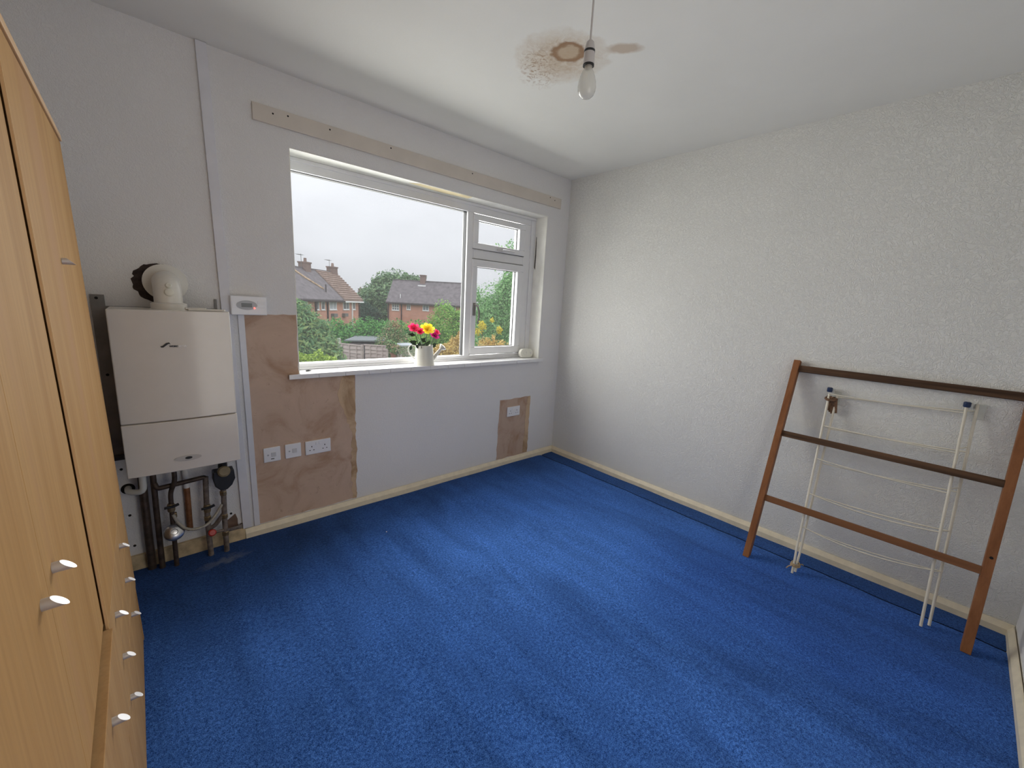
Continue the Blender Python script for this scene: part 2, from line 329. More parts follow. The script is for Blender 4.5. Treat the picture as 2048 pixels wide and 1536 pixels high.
# ------------------------------------------------------------------ mesh helpers
class MB:
    def __init__(s): s.v = []; s.f = []
    def add(s, vs, fs):
        o = len(s.v); s.v += [tuple(x) for x in vs]; s.f += [tuple(i + o for i in f) for f in fs]; return s
    def box(s, a, b):
        x0, y0, z0 = (min(a[i], b[i]) for i in range(3)); x1, y1, z1 = (max(a[i], b[i]) for i in range(3))
        return s.add([(x0,y0,z0),(x1,y0,z0),(x1,y1,z0),(x0,y1,z0),(x0,y0,z1),(x1,y0,z1),(x1,y1,z1),(x0,y1,z1)],
              [(0,3,2,1),(4,5,6,7),(0,1,5,4),(1,2,6,5),(2,3,7,6),(3,0,4,7)])
    def bar(s, p, q, w, h, up=(0,0,1)):
        """box from p to q with width w (along side) and height h (along up)"""
        p = Vector(p); q = Vector(q); d = (q - p).normalized(); u = Vector(up); sd = d.cross(u)
        if sd.length < 1e-6: sd = d.cross(Vector((1,0,0)))
        sd.normalize(); u = sd.cross(d).normalized()
        c = [(-w/2,-h/2),(w/2,-h/2),(w/2,h/2),(-w/2,h/2)]
        vs = [p + sd*a + u*b for a, b in c] + [q + sd*a + u*b for a, b in c]
        return s.add(vs, [(3,2,1,0),(4,5,6,7),(0,1,5,4),(1,2,6,5),(2,3,7,6),(3,0,4,7)])
    def tube(s, pts, r, n=10, closed=False):
        pts = [Vector(p) for p in pts]; m = len(pts); rs = r if isinstance(r, (list, tuple)) else [r] * m
        vs = []; prev = None
        for i, p in enumerate(pts):
            if closed: d = (pts[(i+1) % m] - pts[i-1])
            else: d = pts[min(i+1, m-1)] - pts[max(i-1, 0)]
            d.normalize()
            if prev is None:
                a = Vector((0,0,1)) if abs(d.z) < 0.9 else Vector((1,0,0)); u = d.cross(a).normalized()
            else: u = (prev - d * prev.dot(d)).normalized()
            prev = u; w = d.cross(u)
            for k in range(n):
                an = 2*PI*k/n; vs.append(p + (u*math.cos(an) + w*math.sin(an)) * rs[i])
        fs = []
        for i in range(m if closed else m-1):
            j = (i+1) % m
            for k in range(n):
                k2 = (k+1) % n; fs.append((i*n+k, i*n+k2, j*n+k2, j*n+k))
        if not closed: fs += [tuple(range(n-1, -1, -1)), tuple((m-1)*n + k for k in range(n))]
        return s.add(vs, fs)
    def lathe(s, prof, c=(0,0,0), axis=(0,0,1), n=32, cap=True):
        """prof: list of (r, h) along axis from c"""
        ax = Vector(axis).normalized(); a = Vector((0,0,1)) if abs(ax.z) < 0.9 else Vector((1,0,0)); u = ax.cross(a).normalized(); w = ax.cross(u); c = Vector(c)
        vs = []
        for r, h in prof:
            for k in range(n):
                an = 2*PI*k/n; vs.append(c + ax*h + (u*math.cos(an) + w*math.sin(an))*r)
        fs = []
        for i in range(len(prof)-1):
            for k in range(n):
                k2 = (k+1) % n; fs.append((i*n+k, i*n+k2, (i+1)*n+k2, (i+1)*n+k))
        if cap: fs += [tuple(range(n-1,-1,-1)), tuple((len(prof)-1)*n + k for k in range(n))]
        return s.add(vs, fs)
    def prism(s, poly, ext):
        """poly: list of 3D points (planar), extruded by vector ext"""
        n = len(poly); e = Vector(ext); vs = [Vector(p) for p in poly] + [Vector(p) + e for p in poly]
        fs = [tuple(range(n-1,-1,-1)), tuple(range(n, 2*n))] + [(i, (i+1) % n, n+(i+1) % n, n+i) for i in range(n)]
        return s.add(vs, fs)
    def build(s, name, mat=None, parent=None, smooth=False, bev=0.0, fix=True):
        me = bpy.data.meshes.new(name); me.from_pydata(s.v, [], s.f)
        if fix:
            b = bmesh.new(); b.from_mesh(me); bmesh.ops.recalc_face_normals(b, faces=b.faces); b.to_mesh(me); b.free()
        me.validate(); me.update()
        if mat: me.materials.append(mat)
        o = bpy.data.objects.new(name, me); COL.objects.link(o)
        if parent: o.parent = parent
        if smooth:
            me.shade_smooth(); me.set_sharp_from_angle(angle=math.radians(40))
        if bev:
            md = o.modifiers.new('bevel', 'BEVEL'); md.width = bev; md.segments = 2; md.limit_method = 'ANGLE'
        return o

def tag(o, label=None, cat=None, group=None, kind=None):
    if label: o['label'] = label
    if cat: o['category'] = cat
    if group: o['group'] = group
    if kind: o['kind'] = kind
    return o
def thing(name, label, cat, loc=(0,0,0), group=None):
    o = bpy.data.objects.new(name, None); COL.objects.link(o); o.location = loc; o.empty_display_size = 0.05
    return tag(o, label, cat, group)
def box(name, a, b, mat, parent=None, bev=0.0): return MB().box(a, b).build(name, mat, parent, bev=bev)
def arc(c, r, a0, a1, u, w, n=8):
    c = Vector(c); u = Vector(u); w = Vector(w)
    return [c + (u*math.cos(a0+(a1-a0)*i/n) + w*math.sin(a0+(a1-a0)*i/n))*r for i in range(n+1)]

# ================================================================== THE ROOM
H = 2.477; XL = -3.64; YN = -2.927
WX0, WX1, WZ0, WZ1 = -2.241, -0.264, 0.905, 2.134      # window opening in the wall

floor = tag(box('floor', (XL-.1, YN-.1, -0.06), (0.1, 0.1, -0.012), M['underlay']), kind='structure')
def carpet_grid(name, x0, x1, y0, y1, mat, edge='', wav=0.0):
    nx = max(2, int((x1-x0)/0.05)); ny = max(2, int((y1-y0)/0.05)); vs = []; fs = []
    for j in range(ny+1):
        for i in range(nx+1):
            x = x0 + (x1-x0)*i/nx; y = y0 + (y1-y0)*j/ny
            z = 0.0012*math.sin(x*9+y*4) + 0.0012*math.sin(y*11-x*3)
            dx = 0
            if wav and i == nx and 'R' in edge: dx = wav*math.sin(y*13)+wav*.7*math.sin(y*31); z -= 0.005
            if wav and i == 0 and 'L' in edge: dx = wav*math.sin(y*13)+wav*.7*math.sin(y*31); z -= 0.004
            vs.append((x+dx, y, z-0.001))
    for j in range(ny):
        for i in range(nx):
            a = j*(nx+1)+i; fs.append((a, a+1, a+nx+2, a+nx+1))
    b = MB().add(vs, fs)
    return b.build(name, mat, floor, smooth=True, fix=False)
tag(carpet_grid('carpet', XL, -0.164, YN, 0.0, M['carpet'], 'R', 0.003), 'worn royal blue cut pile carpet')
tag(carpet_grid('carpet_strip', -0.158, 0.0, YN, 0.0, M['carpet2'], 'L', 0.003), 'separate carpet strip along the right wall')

ceiling = tag(box('ceiling', (XL-.1, YN-.1, H), (0.1, 0.1, H+.1), M['ceiling']), kind='structure')
wall_left = tag(box('wall_left', (XL-.1, YN-.1, -.06), (XL, 0.1, H), M['wall_plain']), kind='structure')
wall_right = tag(box('wall_right', (0, YN-.1, -.06), (0.1, 0.1, H), M['wall_right']), kind='structure')
DX0, DX1, DZ = -2.34, -1.56, 2.0                       # unseen doorway added behind the camera for the fill light
wall_near = tag(MB().box((XL, YN-.1, -.06), (DX0, YN, H)).box((DX1, YN-.1, -.06), (0, YN, H)).box((DX0, YN-.1, DZ), (DX1, YN, H)).build('wall_near', M['wall_plain'], fix=False), kind='structure')
lb = MB().box((-3.2,-4.15,-.06),(-1.2,-4.05,H)).box((-3.3,-4.15,-.06),(-3.2,YN-.1,H)).box((-1.3,-4.15,-.06),(-1.2,YN-.1,H)).box((-3.3,-4.15,H),(-1.2,YN-.1,H+.1)).box((-3.3,-4.15,-.1),(-1.2,YN-.1,-.012))
tag(lb.build('wall_added_landing', M['wall_plain'], fix=False), kind='structure')  # unseen landing box, added to close off the fill light's doorway
dfm = MB().box((DX0-.06,YN,-.012),(DX0,YN+.016,DZ+.06)).box((DX1,YN,-.012),(DX1+.06,YN+.016,DZ+.06)).box((DX0,YN,DZ),(DX1,YN+.016,DZ+.06))
tag(dfm.build('door_added', M['whitepaint'], fix=False), kind='structure')  # frame of the added doorway
wb = MB()
wb.box((XL, 0, -.06), (WX0, .28, H)).box((WX1, 0, -.06), (0, .28, H)).box((WX0, 0, WZ1), (WX1, .28, H)).box((WX0, 0, -.06), (WX1, .28, WZ0))
wall_back = tag(wb.build('wall_back', M['wall_back'], fix=False), kind='structure')
# lining boards of the reveal (smooth, painted)
rv = MB(); rv.box((WX0, 0.001, WZ1-.004), (WX1, .14, WZ1-.0005)); soff = rv.build('soffit_lining', M['reveal'], wall_back)
MB().box((WX1-.004, .001, .927), (WX1-.0005, .14, WZ1-.004)).build('reveal_lining', M['reveal'], wall_back)
MB().box((WX0+.0005, .001, .927), (WX0+.004, .14, WZ1-.004)).build('reveal_lining', M['reveal'], wall_back)
tag(MB().prism([(-1.46,.012,WZ1-.0045),(-1.045,.006,WZ1-.0045),(-1.045,.062,WZ1-.0045),(-1.25,.085,WZ1-.0045),(-1.52,.06,WZ1-.0045)], (0,0,-.0008)).build('bare_patch', plain('unpainted_yellow_patch',(0.72,0.60,0.36),0.7), wall_back), 'unpainted yellow patch on the soffit')
MB().prism([(WX1-.0045,.112,1.97),(WX1-.0045,.118,1.98),(WX1-.0045,.120,1.80),(WX1-.0045,.124,1.72),(WX1-.0045,.110,1.70),(WX1-.0045,.108,1.82)], (-.001,0,0)).build('mould_crack', plain('black_mould',(0.06,0.05,0.045),0.9,var=0.6,nscale=80), wall_back)

# bare plaster where the paper was stripped
def ragged(pts, amp, step=0.03):
    out = []
    for i, a in enumerate(pts):
        b = pts[(i+1) % len(pts)]; n = max(1, int(math.dist(a, b)/step))
        for k in range(n):
            t = k/n; j = amp if 0 < k else 0
            out.append((a[0]+(b[0]-a[0])*t + random.uniform(-j, j), a[1]+(b[1]-a[1])*t + random.uniform(-j, j)))
    return out
def patch(name, pts, y, mat, th=0.0012):
    return MB().prism([(x, y, z) for x, z in pts], (0, -th, 0)).build(name, mat, wall_back)
tag(patch('plaster_patch', ragged([(-2.497,1.262),(-2.243,1.264),(-2.243,.905),(-1.918,.905),(-1.922,.06),(-2.497,.06)], .003), 0.0, M['plaster']), 'stripped pink-brown plaster left of and under the window')
tag(patch('torn_paper_edge', ragged([(-1.99,.90),(-1.919,.90),(-1.919,.80),(-1.917,.45),(-1.921,.20),(-1.923,.06),(-1.95,.06),(-1.955,.25),(-1.94,.50),(-1.975,.62),(-2.03,.78)], .008, .025), -0.0012, M['plaster_edge']), 'tan torn paper backing')
tag(patch('plaster_patch', ragged([(-.695,.588),(-.336,.588),(-.338,.055),(-.708,.055)], .005), 0.0, M['plaster2']), 'small stripped plaster panel round the right socket')
tag(patch('torn_paper_edge', ragged([(-.375,.585),(-.338,.585),(-.341,.06),(-.395,.06)], .006), -0.0012, M['plaster_edge']), 'tan torn paper backing')
for x, z in ((-3.028,.524),(-3.02,.285),(-3.017,.122),(-2.619,.166)):
    MB().lathe([(.006,0),(.006,.0015)], (x,-.0002,z), (0,-1,0), 10).build('plug_hole', M['hole'], wall_back)
pb = MB()
tag(patch('bare_strip', ragged([(-2.64,.13),(-2.60,.16),(-2.585,.06),(-2.67,.06)], .004), 0.0, plain('dark_bare_plaster',(0.16,0.10,0.07),0.9,var=0.4)), 'dark bare patch beside the pipes')

# skirting boards
def skirt(name, a, b, nrm, h, th, mat, top=.5):
    """profile run from a to b; nrm points into the room"""
    a = Vector(a); b = Vector(b); n = Vector(nrm); o = 0.005
    prof = [(o,0),(o,h),(o+.004,h),(o+th,h*top),(o+th,0)]
    vs = [a + n*p + Vector((0,0,z)) for p, z in prof] + [b + n*p + Vector((0,0,z)) for p, z in prof]
    k = len(prof)
    fs = [tuple(range(k)), tuple(range(2*k-1, k-1, -1))] + [(i, i+k, (i+1) % k + k, (i+1) % k) for i in range(k)]
    return tag(MB().add(vs, fs).build(name, mat), kind='structure')
skirt('baseboard_back', (-2.56,0,-.012), (-.0035,0,-.012), (0,-1,0), .067, .0175, M['skirting'], .62)
skirt('baseboard_right', (0,-.0035,-.012), (0,YN+.0035,-.012), (-1,0,0), .067, .0175, M['skirting'], .62)
skirt('baseboard_near', (-.022,YN,-.012), (-1.495,YN,-.012), (0,1,0), .067, .0175, M['skirting'], .62)
old = MB().prism([(-3.60,-.004,-.012),(-2.562,-.004,-.012),(-2.562,-.004,.060),(-2.60,-.004,.075),(-2.75,-.004,.078),(-2.95,-.004,.074),(-3.60,-.004,.072)], (0,-.016,0)).build('baseboard_left_end', M['skirting2'])
tag(old, 'older yellowed skirting length behind the boiler pipes', kind='structure')

# ------------------------------------------------------------------ window
win = thing('window_1', None, None, (0,0,0)); tag(win, 'white plastic window with one large fixed pane and two side lights', kind='structure')
y0, y1 = .140, .205
box('frame_head', (-2.30,y0,2.063), (WX1,y1,2.15), M['upvc'], win, .004)
box('frame_trim', (-2.235,y0-.012,2.108), (WX1-.005,y0+.001,WZ1-.005), M['upvc'], win, .003)
box('frame_sill', (-2.30,y0,.915), (WX1,y1,.963), M['upvc'], win, .003)
box('frame_sill_bead', (-2.235,y0-.012,.9275), (WX1-.005,y0+.001,.938), M['upvc'], win, .003)
box('jamb', (-2.30,y0,.963), (-2.205,y1,2.063), M['upvc'], win, .004)
box('jamb', (-.392,y0,.963), (WX1,y1,2.063), M['upvc'], win, .004)
box('frame_trim', (-.318,y0-.010,.939), (WX1-.005,y0+.001,2.107), M['upvc'], win, .003)
box('mullion', (-.985,y0-.001,.963), (-.925,y1,2.063), M['upvc'], win, .004)
box('transom', (-.925,y0-.001,1.726), (-.392,y1,1.797), M['upvc'], win, .004)
gp = box('glazing_gasket', (-.9885,y0+.02,.963), (-.985,y1-.01,2.063), M['gasket'], win)
box('glazing_gasket', (-2.205,y0+.02,2.0595), (-.985,y1-.01,2.063), M['gasket'], win)
box('pane', (-2.21,.176,.958), (-.983,.180,2.066), M['glass'], win)
def sash(x0, x1, z0, z1, w):
    s = MB(); yf = y0-.014
    s.box((x0,yf,z1-w[1]), (x1,y1-.01,z1)).box((x0,yf,z0), (x1,y1-.01,z0+w[3]))
    s.box((x0,yf,z0+w[3]), (x0+w[0],y1-.01,z1-w[1])).box((x1-w[2],yf,z0+w[3]), (x1,y1-.01,z1-w[1]))
    o = s.build('sash', M['upvc'], win, bev=.004)
    box('pane', (x0+w[0]-.005,.166,z0+w[3]-.005), (x1-w[2]+.005,.170,z1-w[1]+.005), M['glass'], o)
    gk = MB(); e = .004; xi0, xi1, zi0, zi1 = x0+w[0], x1-w[2], z0+w[3], z1-w[1]
    gk.box((xi0,.160,zi1-e),(xi1,.166,zi1)).box((xi0,.160,zi0),(xi1,.166,zi0+e)).box((xi1-e,.160,zi0),(xi1,.166,zi1))
    gk.box((x1,yf+.006,z0),(x1+.003,yf+.014,z1)).box((x0,yf+.006,z1),(x1,yf+.014,z1+.003)).box((x0,yf+.006,z0-.003),(x1,yf+.014,z0))
    gk.build('gasket', M['gasket'], o)
    return o
s1 = sash(-.935, -.394, 1.800, 2.052, (.048,.040,.062,.045))
s2 = sash(-.935, -.394, .972, 1.722, (.048,.056,.062,.058))
hb = MB().box((-.700,y0-.030,1.806), (-.645,y0-.013,1.822)).tube([(-.655,y0-.034,1.816),(-.62,y0-.044,1.819),(-.53,y0-.040,1.818)], [.007,.006,.005], 8)
hb.build('handle', M['silver'], s1, smooth=True)
hc = MB().box((-.921,y0-.024,1.285), (-.899,y0-.013,1.385)).tube([(-.910,y0-.024,1.372),(-.900,y0-.045,1.365),(-.888,y0-.054,1.325),(-.886,y0-.054,1.27),(-.892,y0-.046,1.225)], [.007,.008,.008,.007,.006], 8)
hc.build('handle', M['grey_metal'], s2, smooth=True)
# tiled sill: bed + single tiles
sl = box('trim_1', (-2.296,-.020,.899), (-.238,.139,.9215), M['grout']); tag(sl, 'window sill of white glazed tiles', kind='structure')
xs = [-2.300,-2.139,-1.984,-1.836,-1.689,-1.540,-1.386,-1.236,-1.088,-.940,-.790,-.640,-.549,-.400,-.234]
for i in range(len(xs)-1):
    dz = random.uniform(-.0006,.0006); dy = random.uniform(-.001,.001)
    # in front of the opening the tile laps the wall; the two end tiles are cut short behind
    t = MB().box((xs[i]+.0012,-.026+dy,.9005+dz), (xs[i+1]-.0012,-.018,.9265+dz))
    a, b = max(xs[i]+.0012, WX0+.005), min(xs[i+1]-.0012, WX1-.005)
    t.box((a,-.018,.9205+dz), (b,.130,.9265+dz))
    t.build('tile', M['tile'], sl)

# pelmet board over the window
pm = thing('pelmet_board', 'long cream board fixed flat above the window', 'board', (-2.40,0,2.255))
MB().box((0,-.014,-.039), (2.275,-.0005,.041)).build('board', M['cream_board'], pm, bev=.001)
for x, z in ((-2.31,2.267),(-2.241,2.277),(-2.033,2.275),(-1.677,2.278),(-1.067,2.278),(-.264,2.281),(-.207,2.269)):
    MB().lathe([(.0045,0),(.0045,.0006)], (x+2.40,-.0138,z-2.255), (0,-1,0), 10).build('screw_hole', M['hole'], pm)

# boxing strips by the boiler
bs = MB().prism([(-2.609,-.0005,H-.002),(-2.567,-.0005,H-.002),(-2.529,-.0005,.062),(-2.570,-.0005,.062)], (0,-.016,0))
tag(bs.build('cover_strip', M['whitepaint'], bev=.001), 'full-height white timber strip running from ceiling to skirting beside the boiler', 'trim board')
bs = MB().prism([(-2.522,-.0005,1.258),(-2.494,-.0005,1.258),(-2.487,-.0005,.058),(-2.514,-.0005,.058)], (0,-.013,0))
tag(bs.build('cover_strip', M['whitepaint'], bev=.001), 'shorter narrow white strip below the heating controller', 'trim board')

# ------------------------------------------------------------------ sockets
def plate(name, label, cat, x, z, w, h, group):
    t = thing(name, label, cat, (x,-.001,z), group)
    MB().box((0,-.010,0), (w,0,h)).build('face_plate', M['whiteplastic'], t, bev=.004)
    return t
def pin(t, x, z, w, h): MB().box((x-w/2,-.0108,z-h/2), (x+w/2,-.0098,z+h/2)).build('pin_slot', M['hole'], t)
def double(label, x, z):
    t = plate('double_socket', label, 'socket', x, z, .147, .086, 'white sockets on the window wall')
    for cx in (.036,.111):
        pin(t, cx, .050, .0042, .0085); pin(t, cx-.011, .028, .0065, .0042); pin(t, cx+.011, .028, .0065, .0042)
    for cx in (.064,.083):
        MB().box((cx-.006,-.0135,.058), (cx+.006,-.0095,.076)).build('rocker_switch', M['whiteplastic'], t, bev=.001)
double('white double socket on the big bare plaster patch under the window', -2.2276, .4246)
double('white double socket on the small plaster panel near the corner', -.6144, .4305)
for lab, x, z, lamp in (('white square fused switch plate farthest left on the plaster, dark slot at its foot', -2.447, .4255, True), ('white square switch plate between the fused switch and double socket', -2.337, .4268, False)):
    t = plate('fused_switch', lab, 'switch', x, z, .086, .086, 'square switch plates')
    MB().box((.038,-.0128,.030), (.062,-.0095,.056)).build('rocker_switch', M['palegrey'], t, bev=.001)
    MB().lathe([(.005,0),(.005,.0012)], (.022,-.0098,.043), (0,-1,0), 12).build('screw_cap', M['greyplastic'], t)
    if lamp: pin(t, .044, .018, .017, .004)

# ------------------------------------------------------------------ heating controller
hc = thing('heating_controller', 'white wall-mounted heating programmer with red light right of the boiler', 'controller', (-2.553,-.017,1.260))
MB().box((0,-.028,0), (.160,.004,.096)).build('case', M['whiteplastic'], hc, bev=.004)
ov = [(.069+.046*math.cos(a), -.0285, .050+.024*math.sin(a)) for a in np.linspace(0, 2*PI, 28, endpoint=False)]
MB().prism(ov, (0,-.002,0)).build('bezel', M['greyplastic'], hc)
MB().box((.045,-.0318,.040), (.092,-.0304,.060)).build('display', M['lcd'], hc)
MB().lathe([(.0045,0),(.003,.003)], (.102,-.0305,.036), (0,-1,0), 12).build('indicator_light', M['redled'], hc)
for z0_ in (.038,.058):
    MB().box((.118,-.0300,z0_), (.152,-.0282,z0_+.015)).build('button', M['whiteplastic'], hc, bev=.001)
MB().box((.006,-.0295,.036), (.024,-.0282,.064)).build('button', M['whiteplastic'], hc, bev=.001)

# ------------------------------------------------------------------ boiler
bo = thing('wall_boiler', 'white wall-hung gas boiler with round flue elbow on top', 'boiler', (-2.796,-.31,.575))
def L_(x, y, z): return (x+2.796, y+.31, z-.575)
XB0, XB1, YB = -2.996, -2.596, -.310
MB().box(L_(XB0,-.045,.578), L_(XB1,YB+.004,.812)).build('lower_case', M['boiler'], bo, bev=.004)
# main case with softly bowed front
nb = 12; prof = [(XB0,-.045)] + [(XB0+(XB1-XB0)*i/nb, YB - .010*math.sin(PI*i/nb)) for i in range(nb+1)] + [(XB1,-.045)]
MB().prism([L_(x,y,.815) for x, y in prof], (0,0,.470)).build('main_case', M['boiler'], bo, smooth=True, bev=.004)
fl = MB().prism([L_(x,y-.002,.580) for x, y in prof], (0,0,.231)).build('flap', M['boiler'], bo, smooth=True, bev=.003)
dim = [L_(-2.792+.048*math.cos(a), YB-.0135, .636+.013*math.sin(a)) for a in np.linspace(0,2*PI,28,endpoint=False)]
MB().prism(dim, (0,-.0012,0)).build('finger_recess', plain('boiler_recess',(0.52,0.50,0.47),0.2), fl)
dim = [L_(-2.790+.013*math.cos(a), YB-.0152, .637+.006*math.sin(a)) for a in np.linspace(0,2*PI,20,endpoint=False)]
MB().prism(dim, (0,-.001,0)).build('catch_hole', M['black'], fl)
# badge: swoosh, dark block lettering and the pale end of the name
bd = MB(); yb_ = YB-.0125
bd.prism([L_(x,yb_,z) for x, z in ((-2.846,1.137),(-2.838,1.139),(-2.826,1.151),(-2.816,1.153),(-2.812,1.145),(-2.818,1.147),(-2.828,1.139),(-2.836,1.132),(-2.843,1.132))], (0,-.001,0))
bd.build('badge_swoosh', M['black'], bo)
def text(name, body, size, loc, rot, mat, parent, ext=.0004, off=.0):
    cu = bpy.data.curves.new(name, 'FONT'); cu.body = body; cu.size = size; cu.extrude = ext; cu.align_x = 'LEFT'; cu.space_character = 1.0; cu.offset = off
    tmp = bpy.data.objects.new(name+'_t', cu); COL.objects.link(tmp)
    dg = bpy.context.evaluated_depsgraph_get(); me = bpy.data.meshes.new_from_object(tmp.evaluated_get(dg)); bpy.data.objects.remove(tmp)
    me.materials.clear(); me.materials.append(mat); o = bpy.data.objects.new(name, me); COL.objects.link(o)
    o.location = loc; o.rotation_euler = rot; o.parent = parent; return o
text('badge_letters', 'WORC', .0088, L_(-2.8165,yb_,1.1335), (PI/2,0,0), M['black'], bo, off=.0006)
text('badge_letters', 'ESTER', .0100, L_(-2.7862,yb_,1.1335), (PI/2,0,0), plain('pale_badge',(0.90,0.89,0.87),0.3), bo, off=.0004)
# flue
fx = -2.798
f = MB().lathe([(.063,0),(.063,.024),(.058,.028),(.051,.030)], L_(fx,-.17,1.284), (0,0,1), 36); f.build('flue_collar', M['flue'], bo, smooth=True)
f = MB().tube([L_(fx,-.17,1.30), L_(fx,-.17,1.345)] + [L_(*p) for p in arc((fx,-.115,1.345), .055, PI, PI/2, (0,1,0), (0,0,1), 8)] + [L_(fx,-.05,1.400), L_(fx-.004,.02,1.400)], .050, 28)
f.build('flue_elbow', M['flue'], bo, smooth=True)
f = MB().lathe([(.051,0),(.080,.004),(.081,.010),(.060,.016),(.051,.018)], L_(fx,-.050,1.400), (0,-1,0), 40); f.build('flue_flange', M['flue'], bo, smooth=True)
for ph, r in ((7,.0150),(23,.0105)):
    a_ = math.radians(ph); nv = Vector((0, -math.cos(a_), math.sin(a_)))
    MB().lathe([(r*1.15,-.004),(r*1.15,.003),(r,.005),(r,.009),(r*.8,.011)], L_(fx+.003, -.115-.103*math.cos(a_), 1.345+.103*math.sin(a_)), nv, 20).build('test_cap', M['enamel'], bo, smooth=True)
# ragged hole in the wall round the flue
hp = [(-2.826+(.086+random.uniform(-.006,.006))*math.cos(a), (1.397+(.088+random.uniform(-.006,.006))*math.sin(a))) for a in np.linspace(0,2*PI,46,endpoint=False)]
tag(patch('flue_hole', hp, 0.0, plain('raw_hole_edge',(0.05,0.035,0.03),1.0,var=0.5,nscale=40), .001), 'ragged dark hole cut for the flue')
# wall jig behind the boiler
jg = MB()
jg.box(L_(-3.052,-.012,.60), L_(-3.008,-.0008,1.333)).box(L_(-2.616,-.010,1.26), L_(-2.606,-.0008,1.333)).box(L_(-3.01,-.010,1.24), L_(-2.606,-.0008,1.285)).box(L_(-3.01,-.010,.585), L_(-2.606,-.0008,.62))
jg.build('mounting_frame', M['grey_metal'], bo)
MB().box(L_(-3.05,-.010,.585), L_(-2.600,-.0485,.60)).box(L_(-2.99,-.046,.60), L_(-2.602,-.010,1.27)).build('back_panel', plain('dark_back_panel',(0.05,0.045,0.042),0.8,var=0.4), bo)
for x, z in ((-3.033,1.318),(-3.030,.98)):
    MB().lathe([(.006,0),(.006,.001)], L_(x,-.0122,z), (0,-1,0), 10).build('screw_hole', M['hole'], bo)
# folded paper lying on the boiler
nt_ = MB().prism([(-2.74,-.30,1.2865),(-2.61,-.285,1.2865),(-2.605,-.262,1.2865),(-2.66,-.235,1.2865),(-2.75,-.262,1.2865)], (0,0,.006))
nt2 = MB().prism([(-2.75,-.296,1.2925),(-2.68,-.292,1.2925),(-2.675,-.268,1.2925),(-2.752,-.266,1.2925)], (.002,0,.005))
o = nt_.build('folded_cloth', plain('pale_cloth',(0.70,0.68,0.63),0.9,var=0.1)); tag(o, 'folded pale rag lying on top of the boiler', 'cloth')
nt2.build('fold', o.data.materials[0], o)

# pipes: each run is part of one pipework assembly hung below the boiler
pw = thing('boiler_pipework', 'tarnished copper pipes and valves below the boiler, running to the floor', 'pipework', (-2.80,-.09,0))
def Q(p): return (p[0]+2.80, p[1]+.09, p[2])
def pipe(name, pts, r, mat, n=10, lab=None):
    o = MB().tube([Q(p) for p in pts], r, n).build(name, mat, pw, smooth=True)
    if lab: o['label'] = lab
    return o
def bend(pts, r=.022, n=4):
    """round the corners of a polyline"""
    P = [Vector(p) for p in pts]; out = [P[0]]
    for i in range(1, len(P)-1):
        a = (P[i-1]-P[i]).normalized(); b = (P[i+1]-P[i]).normalized()
        rr = min(r, (P[i-1]-P[i]).length*.45, (P[i+1]-P[i]).length*.45)
        s, e = P[i]+a*rr, P[i]+b*rr
        for k in range(n+1):
            t = k/n; out.append(s*(1-t)**2 + P[i]*2*t*(1-t) + e*t*t)
    return out + [P[-1]]
pipe('condensate_pipe', bend([(-2.955,-.10,.60),(-2.957,-.10,.428),(-3.012,-.055,.424),(-3.014,.004,.424)], .03), .0135, M['enamel'], 12, 'white plastic waste pipe going into the wall')
MB().lathe([(.026,0),(.022,.001)], Q((-3.014,-.001,.422)), (0,-1,0), 20).build('waste_hole', M['hole'], pw)
pipe('pipe', [(-2.960,-.045,.60),(-2.962,-.045,-.010)], .0165, M['copper_dull'], 12)
pipe('pipe', [(-2.918,-.07,.60),(-2.922,-.065,.30),(-2.924,-.065,-.010)], .0125, M['copper_dull'])
pipe('pipe', bend([(-2.918,-.075,.45),(-2.910,-.085,.426),(-2.722,-.085,.440),(-2.722,-.085,.40)], .014), .0115, M['copper_dull'])
pipe('pipe', bend([(-2.722,-.085,.44),(-2.728,-.085,.28),(-2.730,-.085,.15),(-2.728,-.085,-.010)], .02), .0125, M['dirty_pipe'])
pipe('pipe', bend([(-2.842,-.11,.60),(-2.842,-.11,.455),(-2.864,-.095,.40),(-2.867,-.095,.24),(-2.870,-.085,-.010)], .03), .0105, M['copper_dull'])
pipe('pipe', [(-2.652,-.09,.37),(-2.658,-.09,.19),(-2.660,-.09,-.010)], .0125, M['dirty_pipe'])
pipe('pipe', bend([(-2.656,-.09,.225),(-2.700,-.09,.165),(-2.728,-.085,.150)], .02), .0105, M['dirty_pipe'])
pipe('pipe', [(-2.66,-.092,.120),(-2.585,-.03,.088),(-2.575,.0,.085)], .0095, M['dirty_pipe'])
pipe('pipe', [(-2.722,-.10,.132),(-2.66,-.092,.126)], .008, M['dirty_pipe'])
pipe('filling_hose', bend([(-2.863,-.105,.285),(-2.852,-.11,.245),(-2.825,-.125,.205),(-2.785,-.135,.190),(-2.735,-.125,.195),(-2.700,-.11,.225),(-2.664,-.095,.275)], .03), .0070, M['hose'], 10, 'pale braided filling hose')
pipe('bare_copper_pipe', bend([(-2.798,-.016,.375),(-2.7985,-.016,.30),(-2.801,-.016,.14)], .02), .0135, M['copper_bright'], 10, 'orange-brown pipe against the wall')
pipe('painted_pipe', [(-2.800,-.014,.56),(-2.798,-.016,.374)], .0128, M['wall_plain'], 10)
